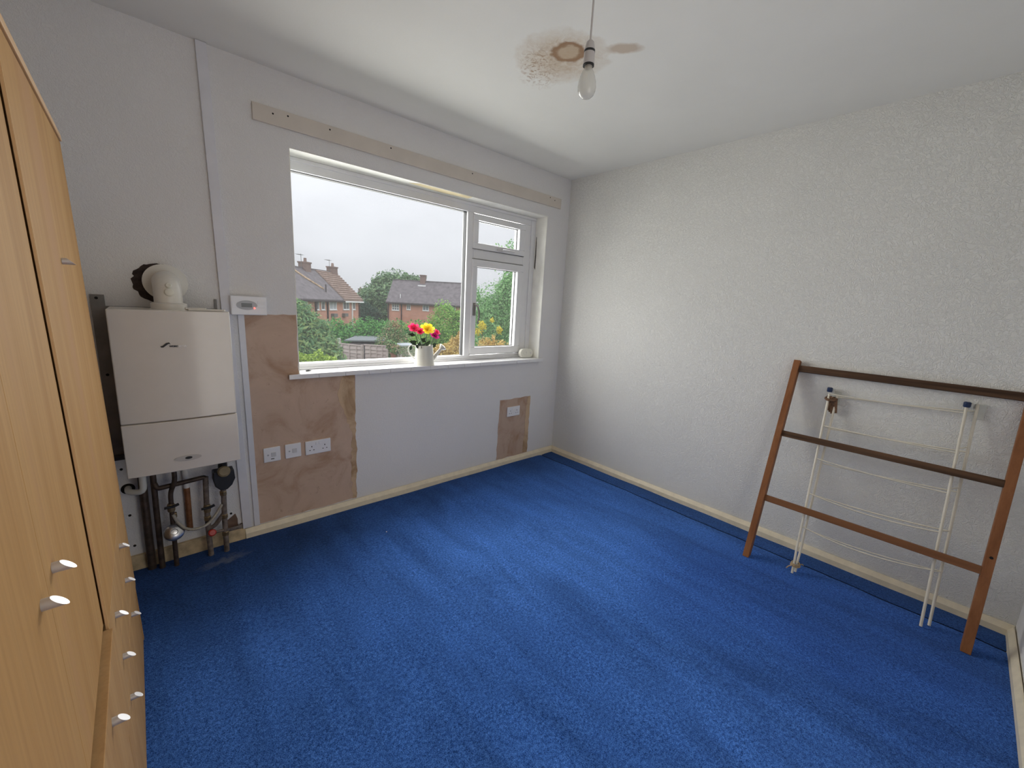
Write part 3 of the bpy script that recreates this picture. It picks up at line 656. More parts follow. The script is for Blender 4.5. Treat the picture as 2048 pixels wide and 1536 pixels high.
# valve levers
for x, z in ((-2.867,.331),(-2.727,.283)):
    MB().lathe([(.014,-.02),(.016,-.01),(.016,.012),(.013,.02)], Q((x,-.092,z-.012)), (0,0,1), 14).build('isolating_valve', M['brass'], pw, smooth=True)
    v = MB().box(Q((x-.026,-.122,z-.005)), Q((x+.010,-.112,z+.006))); v.bar(Q((x+.006,-.117,z)), Q((x+.030,-.117,z+.008)), .010, .012)
    v.build('valve_lever', M['black'], pw, bev=.002)
for x, z in ((-2.862,.275),(-2.729,.215),(-2.658,.205),(-2.655,.335),(-2.66,.105)):
    MB().lathe([(.014,-.012),(.0165,-.008),(.0165,.008),(.014,.012)], Q((x,-.090,z)), (0,0,1), 6).build('compression_nut', M['brass'], pw)
# pressure gauge / vessel face
gd = Vector((.1,-1,.55)).normalized()
MB().lathe([(.036,-.016),(.041,-.010),(.041,.0),(.034,.006),(.015,.010),(.012,.006),(.004,.007)], Q((-2.866,-.122,.200)), gd, 32).build('pressure_gauge', M['chrome'], pw, smooth=True)
# pressure relief / gas cock with black body and round cap
MB().prism([Q((x,-.145,z)) for x, z in ((-2.694,.475),(-2.606,.475),(-2.603,.425),(-2.618,.392),(-2.640,.372),(-2.668,.372),(-2.690,.398),(-2.696,.43))], (0,.060,0)).build('valve_body', M['black'], pw, bev=.004)
MB().lathe([(.026,0),(.028,.004),(.027,.030),(.020,.036)], Q((-2.651,-.140,.470)), (0,-.85,.35), 24).build('valve_cap', plain('dirty_yellow_cap',(0.23,0.18,0.10),0.5,var=0.3), pw, smooth=True)
MB().lathe([(.020,0),(.020,.10)], Q((-2.650,-.115,.475)), (0,0,1), 14).build('valve_neck', M['black'], pw, smooth=True)
rk = MB().lathe([(.013,0),(.017,.003),(.018,.016),(.013,.021)], Q((-2.719,-.105,.136)), (.1,-.85,.35), 10); rk.build('valve_knob', M['red'], pw, smooth=True)
pipe('flex', bend([(-2.604,-.10,.60),(-2.592,-.03,.612),(-2.592,-.008,.66)], .02), .004, M['greyplastic'], 8, 'grey cable leaving the boiler side')

# ------------------------------------------------------------------ wardrobe (leans back a touch and stands slightly askew)
wr = thing('wardrobe', 'tall beech-effect wardrobe with doors above drawers along the left wall', 'wardrobe', (-2.9945,-.575,.006))
wr.rotation_euler = Euler((0, -.0215, .0075), 'XYZ')
D = .545; T = .018; YW = -1.62     # depth, board thickness, width
def WB(name, x0, x1, ya, yb2, z0, z1, mat, parent=wr, bev=.0012): return MB().box((x0,ya,z0), (x1,yb2,z1)).build(name, mat, parent, bev=bev)
WB('side_panel', -D, -.002, -.018, 0, .0, 1.800, M['beech'])
WB('side_panel', -D, -T-.012, -.873, -.857, .0, 1.800, M['beech'])
WB('side_panel', -D, -.002, YW, YW+.018, .0, 1.800, M['beech'])
WB('top_panel', -D, .004, YW, 0, 1.800, 1.818, M['beech_edge'])
WB('back_panel', -D, -D+.004, YW, 0, .02, 1.80, M['beech'])
WB('bottom_panel', -D, -T-.012, YW+.018, -.018, .24, .256, M['beech'])
WB('plinth', -T-.004, -.004, -.859, -.018, .0, .236, M['beech_h'])
WB('plinth', -T-.004, -.004, YW+.018, -.863, .0, .236, M['beech_h'])
def knob(parent, y, z, x=0.0, L=.008, r=.0076):
    # short round bar, its end cut at a slant that faces up and outwards
    n = 24; a = [2*PI*k/n for k in range(n)]
    vs = [(x, y+r*math.cos(t), z+r*math.sin(t)) for t in a] + [(x+L+(r-r*math.sin(t)), y+r*math.cos(t), z+r*math.sin(t)) for t in a]
    fs = [tuple(range(n-1,-1,-1)), tuple(range(n,2*n))] + [(k,(k+1)%n,n+(k+1)%n,n+k) for k in range(n)]
    return MB().add(vs, fs).build('knob', M['silver'], parent, smooth=True)
# the far door stands proud of the two near ones, with a shadow groove behind its lip
d1 = MB().box((-T,-.833,.646),(-.0042,-.003,1.796)).box((-.0042,-.855,.646),(0,-.003,1.796)).build('door', M['beech'], wr); knob(d1, -.505, 1.424)
MB().box((-.0040,-.8562,.647),(-.0004,-.855,1.795)).build('edge_band', M['beech_edge'], d1)
d2 = WB('door', -T-.0062, -.0062, -1.2325, -.860, .662, 1.796, M['beech']); knob(d2, -1.187, .985, -.0062)
d3 = WB('door', -T-.0062, -.0062, YW+.002, -1.2338, .662, 1.796, M['beech']); knob(d3, -1.279, .985, -.0062)
for z0, z1, zk in ((.499,.642,.586),(.371,.4955,.466),(.243,.3675,.342)):
    dr = WB('drawer_front', -T, 0, -.857, -.003, z0, z1, M['beech_h']); knob(dr, -.355, zk); knob(dr, -.717, zk)
dr = WB('drawer_front', -T+.007, .007, YW+.002, -.862, .42, .650, M['beech_h']); knob(dr, -1.08, .606, .007); knob(dr, -1.42, .606, .007)
dr = WB('drawer_front', -T, 0, YW+.002, -.862, .243, .415, M['beech_h'])

# ------------------------------------------------------------------ leaning wooden frame on the right
wf = thing('wooden_frame', 'red-brown wooden ladder-like frame with three rails leaning on the right wall', 'frame', (-.342,-2.34,0))
def F_(p): return (p[0]+.342, p[1]+2.34, p[2])
fA, fT = Vector((-.345,0,0)), Vector((-.022,0,1.155)); fd = (fT-fA).normalized(); fn = Vector((-fd.z,0,fd.x))   # fn points into the room
def stile(y0, y1, x0, top):
    a = Vector((x0,0,0)); th = .042
    poly = [a + fn*.006, Vector((x0+.040,0,0)), fT*0 + a + fd*top - fn*(th-.006), a + fd*top + fn*.006]
    poly[1] = a - fn*(th-.006) + fd*((th-.006)*abs(fn.z)/fd.z) if fd.z else poly[1]
    poly[0] = a + fn*.006 - fd*(.006*fn.z/fd.z)
    return MB().prism([F_((p.x, y0, p.z)) for p in poly], (0, y1-y0, 0)).build('stile', M['stile'], wf, bev=.002)
stile(-1.912, -1.880, -.350, 1.200); stile(-2.797, -2.764, -.331, 1.200)
def frail(z0, z1, mat):
    s0 = z0/fd.z; s1 = z1/fd.z
    c = [Vector((-.344,0,0)) + fd*s0 + fn*.002, Vector((-.344,0,0)) + fd*s0 - fn*.020, Vector((-.344,0,0)) + fd*s1 - fn*.020, Vector((-.344,0,0)) + fd*s1 + fn*.002]
    dx = .0
    return MB().prism([F_((p.x, -1.911, p.z)) for p in c], (.008, -.854, 0)).build('rail', mat, wf, bev=.002)
frail(1.092, 1.127, M['rail']); frail(.714, .747, M['rail']); frail(.335, .369, M['rail2'])
MB().lathe([(.006,0),(.006,.002)], F_(tuple(Vector((-.331,-2.782,0)) + fd*.43 + fn*.0055)), tuple(fn), 12).build('knot', M['hole'], wf)

# ------------------------------------------------------------------ folding wire airer behind it
ai = thing('folding_airer', 'white wire folding clothes airer leaning on the right wall behind the wooden frame', 'airer', (-.28,-2.37,0))
def A_(p): return (p[0]+.28, p[1]+2.37, p[2])
rods = dict(FL=((-.316,-2.123,.005),(-.034,-2.078,.988)), FR=((-.282,-2.636,.005),(-.034,-2.597,1.026)), BL=((-.288,-2.131,.005),(-.016,-2.112,.985)), BR=((-.243,-2.662,.005),(-.012,-2.630,1.046)))
def rp(k, s): a, b = Vector(rods[k][0]), Vector(rods[k][1]); return a + (b-a)*s
for k in rods:
    if k[1] == 'L':
        b = -1 if k == 'FL' else 1
        # the two left rods are pinched together by the twine near their feet
        pts = [A_(rp(k,0)), A_(rp(k,.07)), A_(rp(k,.14)+Vector((0,.002*-b,0))), A_(rp(k,.26)), A_(rp(k,.6)), A_(rp(k,1))]
    else: pts = [A_(rp(k,s)) for s in (0,.5,1)]
    MB().tube(pts, .0058, 8).build('upright', M['cord'], ai, smooth=True)
def wire(a, b, sag):
    pts = []
    for i in range(13):
        t = i/12; p = a.lerp(b, t) + Vector((-.3,0,-1))*sag*4*t*(1-t); pts.append(A_(p))
    MB().tube(pts, .0035, 6).build('wire', M['cord'], ai, smooth=True)
for (l, r), sg in zip(((1.0,.975),(.821,.792),(.637,.608),(.443,.429),(.258,.256)), (.004,.003,.008,.020,.028)): wire(rp('FL',l), rp('FR',r), sg)
for (l, r), sg in zip(((.99,.968),(.81,.785),(.615,.605),(.435,.428),(.243,.247)), (.004,.002,.004,.010,.016)): wire(rp('BL',l), rp('BR',r), sg)
for s in (.258,.443,.637,.82):
    MB().tube([A_(rp('FL',s)), A_(rp('BL',s-.008))], .0022, 6).build('spacer', M['cord'], ai, smooth=True)
    MB().tube([A_(rp('FR',s-.008)), A_(rp('BR',s-.012))], .0022, 6).build('spacer', M['cord'], ai, smooth=True)
for c, dx in (((-.036,-2.077,1.006),1), ((-.036,-2.597,1.034),1)):
    MB().lathe([(.011,-.012),(.013,-.008),(.013,.010),(.010,.013)], A_((c[0],c[1],c[2]+.006)), (0,0,1), 14).build('end_cap', M['bluecap'], ai, smooth=True)
    MB().box(A_((c[0],c[1]-.020,c[2]-.012)), A_((c[0]+.032,c[1]-.006,c[2]+.012))).build('hinge', M['clear'], ai, bev=.002)
for yy, zz in ((-2.110,.960),(-2.642,1.005)):
    MB().box(A_((-.008,yy-.017,zz-.030)), A_((-.0015,yy+.015,zz+.042))).build('wall_pad', M['clear'], ai, bev=.002)
st = MB()
for i in range(5):
    ang = i*1.1; st.tube([A_((-.040+.012*math.cos(ang)*.5,-2.088-.010*i+.014,.980-.004*i)), A_((-.034,-2.090-.006*i,.945)), A_((-.030+.006*math.sin(ang),-2.084-.010*i,.895-.008*(i%3)))], [.007,.008,.006], 6)
st.tube([A_(p) for p in arc((-.032,-2.090,.962), .024, 0, 2*PI*.97, (1,0,.2), (0,1,0), 16)], .007, 6)
tag(st.build('strap', M['clothbrown'], ai, smooth=True), 'brown cloth strip tied round the top corner')
tw = MB()
for i in range(3): tw.tube([A_(p) for p in arc((-.290,-2.126,.046+.006*i), .022-.002*i, 0, 2*PI*.98, (1,0,.15), (0,1,0), 14)], .0032, 6)
tw.tube([A_((-.31,-2.118,.05)),A_((-.33,-2.105,.045)),A_((-.334,-2.096,.030))], .0028, 6); tw.tube([A_((-.28,-2.14,.05)),A_((-.275,-2.155,.058)),A_((-.270,-2.158,.052))], .0028, 6)
tag(tw.build('twine', M['twine'], ai, smooth=True), 'jute string knot round the lower ends')

# ------------------------------------------------------------------ pendant lamp
PX, PY = -1.694, -1.536
pl_ = thing('pendant_lamp', 'bare pearl light bulb hanging on a flex from the ceiling', 'lamp', (PX,PY,H))
def P_(z): return z - H
MB().lathe([(.045,0),(.045,-.012),(.030,-.028),(.008,-.034)], (0,0,-.0005), (0,0,1), 28).build('ceiling_rose', M['whiteplastic'], pl_, smooth=True)
MB().tube([(0,0,-.03),(.0012,.001,P_(2.40)),(0,0,P_(2.262))], .0033, 8).build('flex', M['bakelite'], pl_, smooth=True)
hd = MB().lathe([(.006,P_(2.264)),(.0125,P_(2.258)),(.0160,P_(2.245)),(.0175,P_(2.232)),(.0175,P_(2.231))], (0,0,0), (0,0,1), 24)
hd.lathe([(.0178,P_(2.2285)),(.0190,P_(2.195)),(.0190,P_(2.192))], (0,0,0), (0,0,1), 24)
ho = hd.build('lampholder', M['bakelite'], pl_, smooth=True)
MB().lathe([(.0182,P_(2.2340)),(.0184,P_(2.2270))], (0,0,0), (0,0,1), 24).build('shade_ring', M['black'], pl_, smooth=True)
MB().lathe([(.0185,P_(2.192)),(.0188,P_(2.187)),(.0165,P_(2.187))], (0,0,0), (0,0,1), 24).build('shade_ring', M['black'], pl_, smooth=True)
MB().lathe([(.0125,P_(2.189)),(.0128,P_(2.182))], (0,0,0), (0,0,1), 20).build('bulb_cap', M['brass'], pl_, smooth=True)
bp = [(.0130,2.187),(.0138,2.180),(.0195,2.169),(.0252,2.155),(.0293,2.139),(.0308,2.125),(.0298,2.112),(.0250,2.1000),(.0165,2.0925),(.0072,2.0892),(.0012,2.0887)]
MB().lathe([(r, P_(z)) for r, z in bp], (0,0,0), (0,0,1), 36).build('bulb', M['bulb'], pl_, smooth=True)

# ------------------------------------------------------------------ things on the sill
ZS = .9268
wc = thing('watering_can', 'cream enamel watering can standing on the tiled sill', 'watering can', (-1.394,.050,ZS))
b = MB().lathe([(.0715,0),(.0725,.003),(.0725,.006),(.0700,.012),(.0600,.134),(.0610,.138),(.0610,.141),(.0585,.141),(.0575,.134),(.066,.012),(.001,.008)], (0,0,0), (0,0,1), 40, cap=True); b.build('body', M['enamel'], wc, smooth=True)
hx, hy = -.93, .36
def hp_(r, z): return (hx*r, hy*r, z)
MB().tube([hp_(.057,.126),hp_(.080,.142),hp_(.100,.138),hp_(.113,.118),hp_(.114,.096),hp_(.100,.070),hp_(.080,.052),hp_(.066,.040),hp_(.068,.028)], .0042, 8).build('handle', M['enamel'], wc, smooth=True)
sx, sy = .93, -.36
MB().tube([(sx*.062,sy*.062,.038),(sx*.088,sy*.088,.075),(sx*.122,sy*.122,.118)], [.0155,.0125,.0095], 14).build('spout', M['enamel'], wc, smooth=True)
MB().lathe([(.010,0),(.0275,.022),(.0285,.026),(.026,.030),(.002,.034)], (sx*.117,sy*.117,.112), (sx*.62,sy*.62,.60), 24).build('rose', M['enamel'], wc, smooth=True)
# small black chip marks of the enamel
MB().box((-.0485,-.041,.122), (-.0445,-.0395,.138)).build('rim_chip', M['black'], wc)

def petals(mb, c, n, r, tilt, up=Vector((0,0,1)), w=.6, layers=2):
    a = Vector((1,0,0)) if abs(up.x) < .8 else Vector((0,1,0)); u = up.cross(a).normalized(); v = up.cross(u)
    for ly in range(layers):
        for k in range(n):
            an = 2*PI*(k+.5*ly)/n + random.uniform(-.15,.15); d = u*math.cos(an)+v*math.sin(an); s = up.cross(d)
            tl = tilt + .35*ly; rr = r*(1-.22*ly)
            m1 = c + d*rr*.45*math.cos(tl) + up*rr*.45*math.sin(tl)
            e = c + d*rr*math.cos(tl*.75) + up*rr*math.sin(tl*.75)
            hw = rr*w*.5
            mb.add([c, m1 + s*hw, e + s*hw*.7 - up*rr*.05, e + d*rr*.08, e - s*hw*.7 - up*rr*.05, m1 - s*hw, m1 - up*rr*.08], [(0,6,1),(0,5,6),(6,1,2),(6,2,3),(6,3,4),(6,4,5)])
def flower(label, base, head, mat, r, n=6, tilt=.7, up=(0,0,1), leaves=()):
    o = thing('cut_flower', label, 'flower', base, 'artificial flowers in the watering can')
    B = Vector(base); Hh = Vector(head) - B; mid = Hh*.5 + Vector((0,0,.012))
    MB().tube([(0,0,0), tuple(mid), tuple(Hh)], .0022, 6).build('stem', M['stem'], o, smooth=True)
    m = MB(); upv = Vector(up).normalized(); petals(m, Hh, n, r, tilt, upv, .75, 3)
    m.build('bloom', mat, o, fix=False)
    for (t, dx, dz, ln) in leaves:
        p = Hh*t + Vector((0,0,.008)); q = p + Vector((dx,-.010,dz)); d = (q-p); s = d.cross(Vector((0,1,0))).normalized()*ln*.28; mm = (p+q)/2 + Vector((0,-.004,0))
        MB().add([p, mm+s, q, mm-s], [(0,1,2),(0,2,3)]).build('leaf', M['stem'], o, fix=False)
bs_ = (-1.394,.050,ZS+.015)
flower('large pink flower at the left of the watering can bunch', (-1.410,.045,ZS+.015), (-1.482,.045,1.178), M['pink'], .046, 6, .75, (-.30,-.62,.7), ((.62,-.060,-.012,.055),(.80,-.062,.010,.050),(.40,-.035,.030,.05)))
flower('smaller pink flower between the big pink one and the yellow one', (-1.398,.030,ZS+.015), (-1.447,.025,1.160), M['pink'], .034, 6, .8, (-.25,-.7,.65), ((.55,-.045,.014,.05),(.70,.03,.02,.04)))
flower('yellow flower at the top of the watering can bunch', (-1.392,.060,ZS+.015), (-1.374,.050,1.170), M['yellow'], .056, 7, .62, (-.2,-.65,.72), ((.60,-.045,.030,.06),(.52,.035,.030,.05)))
flower('magenta flower low on the right of the watering can bunch', (-1.385,.035,ZS+.015), (-1.328,.035,1.132), M['magenta'], .040, 6, .6, (.1,-.7,.65), ((.60,.040,-.004,.045),))
flower('pink flower farthest right in the watering can bunch', (-1.378,.055,ZS+.015), (-1.298,.050,1.152), M['pink'], .030, 6, .8, (.3,-.6,.7), ((.55,.040,.010,.05),))
lt = thing('cut_flower', 'leafy green stem without a bloom drooping over the can handle', 'flower', (-1.42,.040,ZS+.015), 'artificial flowers in the watering can')
MB().tube([(0,0,0),(-.03,-.004,.10),(-.06,-.006,.145),(-.085,-.004,.130)], .002, 6).build('stem', M['stem'], lt, smooth=True)
for (x, z, dx, dz, w) in ((-.060,.145,-.045,.012,.012),(-.085,.130,-.012,-.038,.011),(-.045,.125,-.048,.040,.013),(-.03,.10,.012,.06,.012),(-.02,.09,.045,.055,.012),(.02,.11,.04,.05,.011)):
    MB().add([(x,-.006,z),(x+dx*.5-dz*.25,-.010,z+dz*.5+dx*.25),(x+dx,-.008,z+dz),(x+dx*.5+dz*.25,-.004,z+dz*.5-dx*.25)], [(0,1,2),(0,2,3)]).build('leaf', M['stem'], lt, fix=False)

# oval alarm
dv = thing('oval_alarm', 'small cream oval device standing at the right end of the sill', 'device', (-.352,.078,ZS))
ovp = []
for a in np.linspace(0, 2*PI, 36, endpoint=False):
    cx = .038 if math.cos(a) >= 0 else -.038
    ovp.append((cx+.040*math.cos(a), -.016, .041+.040*math.sin(a)))
MB().prism(ovp, (0,.032,0)).build('case', M['enamel'], dv, smooth=True, bev=.005)
MB().tube([(-.022+.018*math.cos(a), -.0164, .045+.018*math.sin(a)) for a in np.linspace(0,2*PI,20,endpoint=False)], .0008, 5, True).build('ring_mark', M['greyplastic'], dv)
MB().lathe([(.0045,0),(.0045,.001)], (.045,-.0158,.042), (0,-1,0), 12).build('button', M['greyplastic'], dv)
MB().bar((-.022,-.0165,.045), (-.008,-.0165,.052), .001, .002).build('mark', M['greyplastic'], dv)
sc_ = MB().tube([(-2.186,.068,ZS+.003),(-2.172,.064,ZS+.005),(-2.155,.070,ZS+.0025)], [.0045,.005,.0015], 7); sc_.tube([(-2.172,.064,ZS+.005),(-2.165,.058,ZS+.006)], .002, 5)
tag(sc_.build('dark_scrap', M['black'], smooth=True), 'tiny dark scrap lying at the left end of the tiled sill', 'scrap')
fz = MB().lathe([(.003,0),(.004,.002),(.002,.004)], (-1.905,-.42,0.001), (0,0,1), 6)
tag(fz.build('paper_scrap', M['whiteplastic']), 'tiny white scrap lying on the carpet near the plaster patch', 'scrap')

# ================================================================== OUTSIDE
GZ = -3.5
gr = box('ground', (-60,.6,GZ-.3), (140,160,GZ), plain('lawn_ground',(0.06,0.10,0.035),1.0,var=0.3,nscale=0.7)); tag(gr, kind='structure')
slate = plain('grey_roof_tiles', (0.165,0.145,0.152), 0.85, var=0.25, nscale=2.5)
browntile = plain('brown_roof_tiles', (0.31,0.22,0.18), 0.8, var=0.2, nscale=3)
brick = brick_mat('red_brick', (0.72,0.29,0.185), (0.62,0.24,0.16), (0.60,0.46,0.38))
chim = brick_mat('sooty_chimney_brick', (0.27,0.17,0.14), (0.22,0.14,0.12), (0.28,0.22,0.2))
upvc_far = plain('white_far_window', (0.93,0.93,0.93), 0.4)
dglass = plain('dark_far_glass', (0.20,0.22,0.24), 0.1, var=0.4, nscale=1.5)
curtain = plain('pale_curtain', (0.50,0.51,0.54), 0.8, var=0.2, nscale=8)
darkpipe = plain('dark_downpipe', (0.05,0.035,0.035), 0.5)
mortar = plain('orange_mortar', (0.50,0.36,0.24), 0.9, var=0.4, nscale=4)

def uv_wall(o, d):
    me = o.data; uv = me.uv_layers.new(name='UVMap')
    for lp in me.loops:
        v = me.vertices[lp.vertex_index].co; uv.data[lp.index].uv = (v.x+v.y, v.z)
def local_house(name, label, P, ang):
    o = thing(name, label, 'house', (P[0],P[1],GZ)); o.rotation_euler = (0,0,ang); return o
def hz(z): return z - GZ
def fwin(parent, s0, s1, z0, z1, bars=(1,0), cur=False):
    """window on the facade (local y=0 face, outside is -y)"""
    t = .07; m = MB(); yf = -.05
    m.box((s0,yf,z0),(s1,.02,z0+t)).box((s0,yf,z1-t),(s1,.02,z1)).box((s0,yf,z0),(s0+t,.02,z1)).box((s1-t,yf,z0),(s1,.02,z1))
    for i in range(bars[0]):
        x = s0+(s1-s0)*(i+1)/(bars[0]+1); m.box((x-.03,yf,z0),(x+.03,.02,z1))
    for i in range(bars[1]):
        z = z1-(z1-z0)*(.32 if bars[1]==1 else (i+1)/(bars[1]+1)); m.box((s0,yf,z-.03),(s1,.02,z+.03))
    m.box((s0-.05,-.10,z0-.07),(s1+.05,.02,z0))
    w = m.build('window', upvc_far, parent)
    MB().box((s0+t,-.022,z0+t),(s1-t,-.012,z1-t)).build('pane', curtain if cur else dglass, w)
    return w

# --- house A (semi-detached pair, left)
ha = local_house('brick_house', 'red brick house with half grey, half brown tiled roof, left through the window', (16.23,46.06), math.radians(40.94))
ZE, ZR = hz(1.14), hz(3.86)
wl = MB().box((-15,0,0),(0,6,ZE)); wl.prism([(0,0,ZE),(0,6,ZE),(0,3,ZR-.1)], (-.2,0,0)).prism([(-15,0,ZE),(-15,6,ZE),(-15,3,ZR-.1)], (.2,0,0))
o = wl.build('wall', brick, ha); uv_wall(o, 0)
def slope(name, s0, s1, mat, parent, ov=.35, th=.12, back=6.0):
    k = (ZR-ZE)/3.0
    m = MB().prism([(s0,-ov,ZE-ov*k),(s0,3,ZR),(s0,3,ZR+th),(s0,-ov,ZE-ov*k+th)], (s1-s0,0,0)).prism([(s0,back+ov,ZE-ov*k),(s0,3,ZR),(s0,3,ZR+th),(s0,back+ov,ZE-ov*k+th)], (s1-s0,0,0))
    return m.build(name, mat, parent)
tag(slope('roof', -15.3, -3.9, slate, ha), 'dull grey tiled half of the roof')
tag(slope('roof', -3.9, .25, browntile, ha), 'brown tiled half of the roof')
k = (ZR-ZE)/3.0
cu = None
for i in range(13):
    ya = -.35 + 3.33*i/13; yb3 = ya + 3.33/13
    za, zb = ZE+ya*k+.12, ZE+yb3*k+.12
    if cu is None or True:
        c = MB().prism([(-3.9,ya-.03,za+.01),(-3.9,yb3,zb+.01),(-3.9,yb3,zb+.03),(-3.9,ya-.05,za+.17)], (4.17,0,0)).build('tile_course', browntile, ha)
tag(MB().tube([(-8.3,3,ZR+.16),(-7.4,1.9,ZE+1.9*k+.16),(-5.95,.75,ZE+.75*k+.14)], .13, 6).build('mortar_line', mortar, ha), 'pale mortar line across the grey roof')
MB().box((-15.3,2.9,ZR+.05),(.25,3.1,ZR+.2)).build('ridge', slate, ha)
for s, cz in ((-5.55,1.35),(-.45,1.35)):
    c = MB().box((s-.48,2.6,ZR-.9),(s+.48,3.4,ZR+.75)).box((s-.54,2.54,ZR+.62),(s+.54,3.46,ZR+.76)).build('chimney', brick, ha); uv_wall(c, 0); c.data.materials[0] = chim
    MB().lathe([(.16,0),(.13,.4)], (s+.1,3,ZR+.76), (0,0,1), 12).build('chimney_pot', browntile, c)
    ae = MB().tube([(s-.55,3,ZR),(s-.55,3,ZR+1.5)], .025, 6).tube([(s-1.2,3,ZR+1.4),(s-.3,3,ZR+1.4)], .02, 6)
    for q in range(5): ae.tube([(s-1.15+q*.18,2.75,ZR+1.4),(s-1.15+q*.18,3.25,ZR+1.4)], .012, 5)
    ae.build('aerial', M['grey_metal'], ha)
for s0, s1, b, cu in ((-11.21,-9.89,(1,1),False),(-8.50,-8.05,(0,0),False),(-7.67,-7.06,(0,1),False),(-6.24,-4.89,(1,0),True),(-3.59,-2.32,(1,1),False),(-1.56,-.98,(0,1),False)):
    fwin(ha, s0, s1, hz(-.10), hz(1.03), b, cu)
for s, w_, mt in ((-8.62,.10,darkpipe),(-6.62,.07,darkpipe),(-1.72,.07,upvc_far),(-.06,.09,darkpipe)):
    MB().box((s-w_,-.12,0),(s+w_,-.01,ZE-.12)).build('downpipe', mt, ha)
MB().box((-15.3,-.50,ZE-.45),(-3.9,-.36,ZE-.30)).build('gutter', darkpipe, ha); MB().box((-3.9,-.50,ZE-.45),(.25,-.36,ZE-.30)).build('gutter', upvc_far, ha)
for s in (-5.6,-3.45):
    MB().box((s-.35,-.35,hz(-.85)),(s+.35,0,hz(-.50))).build('flue_guard', M['grey_metal'], ha)
MB().lathe([(.06,0),(.06,.9)], (-6.0,.45,ZE+.45*k), (0,0,1), 8).build('vent_pipe', darkpipe, ha)
# --- house B
hb_ = local_house('brick_house', 'red brick house with long dark grey roof, right of centre behind the hedge', (21.87,50.56), math.radians(-42.2))
wl = MB().box((0,0,0),(11.2,6,ZE)); wl.prism([(0,0,ZE),(0,6,ZE),(0,3,ZR-.1)], (.2,0,0)); o = wl.build('wall', brick, hb_); uv_wall(o, 0)
slope('roof', -.12, 11.4, slate, hb_)
MB().box((-.12,2.9,ZR+.05),(11.4,3.1,ZR+.2)).build('ridge', slate, hb_)
c = MB().box((3.75,2.6,ZR-.9),(4.45,3.4,ZR+.95)).box((3.68,2.54,ZR+.82),(4.52,3.46,ZR+.97)).build('chimney', chim, hb_); uv_wall(c, 0)
MB().box((3.55,2.2,ZR-.62),(4.65,2.62,ZR-.45)).build('flashing', upvc_far, hb_)
fwin(hb_, .60, 1.58, hz(-.16), hz(.93), (2,2)); fwin(hb_, 2.58, 3.12, hz(.02), hz(.93), (1,1)); fwin(hb_, 4.75, 5.6, hz(.0), hz(.92), (1,1)); fwin(hb_, 8.2, 9.2, hz(-.1), hz(.92), (1,1))
for s in (.12,1.88): MB().box((s-.06,-.12,0),(s+.06,-.01,ZE-.12)).build('downpipe', darkpipe, hb_)
MB().box((-.12,-.50,ZE-.45),(11.4,-.36,ZE-.30)).build('gutter', darkpipe, hb_)
MB().lathe([(.05,0),(.05,.6)], (1.65,.3,ZE+.3*k), (0,0,1), 8).build('vent_pipe', upvc_far, hb_)
# --- distant roofs
hcn = local_house('distant_house', 'far grey-roofed house with tall chimneys, between the two brick houses', (30.6,84.0), math.radians(-42)); rz_ = hz(2.0)
wl = MB().box((-.3,0,0),(6.5,6,hz(-.7))).build('wall', brick, hcn); uv_wall(wl, 0)
MB().prism([(-.6,-.3,hz(-.9)),(-.6,3,rz_),(-.6,6.3,hz(-.9))], (7.4,0,0)).build('roof', plain('pale_far_roof',(0.22,0.22,0.24),0.9), hcn)
for s, w_, h_ in ((-.2,.35,1.1),(.85,.45,1.2),(2.6,.30,.85)):
    c = MB().box((s-w_,2.6,rz_-.4),(s+w_,3.4,rz_+h_)).box((s-w_-.06,2.5,rz_+h_-.15),(s+w_+.06,3.5,rz_+h_)).build('chimney', chim, hcn); uv_wall(c, 0)
    MB().lathe([(.14,0),(.11,.35)], (s,3,rz_+h_), (0,0,1), 10).build('chimney_pot', browntile, c)

# --- foliage
def leaves(name, blobs, n, size, mat, parent, droop=0.0, aspect=1.6, shell=.55):
    """blobs: (cx,cy,cz, rx,ry,rz, weight)"""
    w = np.array([b[6] if len(b) > 6 else b[3]*b[5] for b in blobs], float); w /= w.sum()
    idx = rng.choice(len(blobs), n, p=w); B = np.array([b[:6] for b in blobs])[idx]
    d = rng.normal(size=(n,3)); d /= np.linalg.norm(d,axis=1)[:,None]
    r = (shell + (1-shell)*rng.random(n))**.6
    lump = 1 + .16*np.sin(d[:,0]*5+idx)*np.sin(d[:,2]*6+idx*2) + .10*rng.normal(size=n)*.6
    P = B[:,:3] + d*B[:,3:]*(r*lump)[:,None]
    nrm = d*.8 + rng.normal(size=(n,3))*.55 + np.array([0,0,.35]); nrm /= np.linalg.norm(nrm,axis=1)[:,None]
    a = rng.normal(size=(n,3)); a[:,2] -= droop; a -= nrm*(a*nrm).sum(1)[:,None]; a /= np.linalg.norm(a,axis=1)[:,None]
    b2 = np.cross(nrm, a); s = size*(.6+.8*rng.random(n))
    A = a*(s*aspect*.5)[:,None]; Bv = b2*(s*.5)[:,None]; C = nrm*(s*.12)[:,None]
    V = np.stack([P-A, P+Bv*.9-C, P+A, P-Bv*.9-C], 1).reshape(-1,3)
    me = bpy.data.meshes.new(name); me.vertices.add(n*4); me.vertices.foreach_set('co', V.astype(np.float32).ravel())
    me.loops.add(n*6); f = np.arange(n)[:,None]*4 + np.array([0,1,2,0,2,3])[None]
    me.loops.foreach_set('vertex_index', f.astype(np.int32).ravel())
    me.polygons.add(n*2); me.polygons.foreach_set('loop_start', (np.arange(n*2)*3).astype(np.int32)); me.polygons.foreach_set('loop_total', np.full(n*2,3,np.int32))
    me.update(calc_edges=True); me.validate(); me.materials.append(mat)
    o = bpy.data.objects.new(name, me); COL.objects.link(o); o.parent = parent; o['kind'] = 'stuff'
    return o
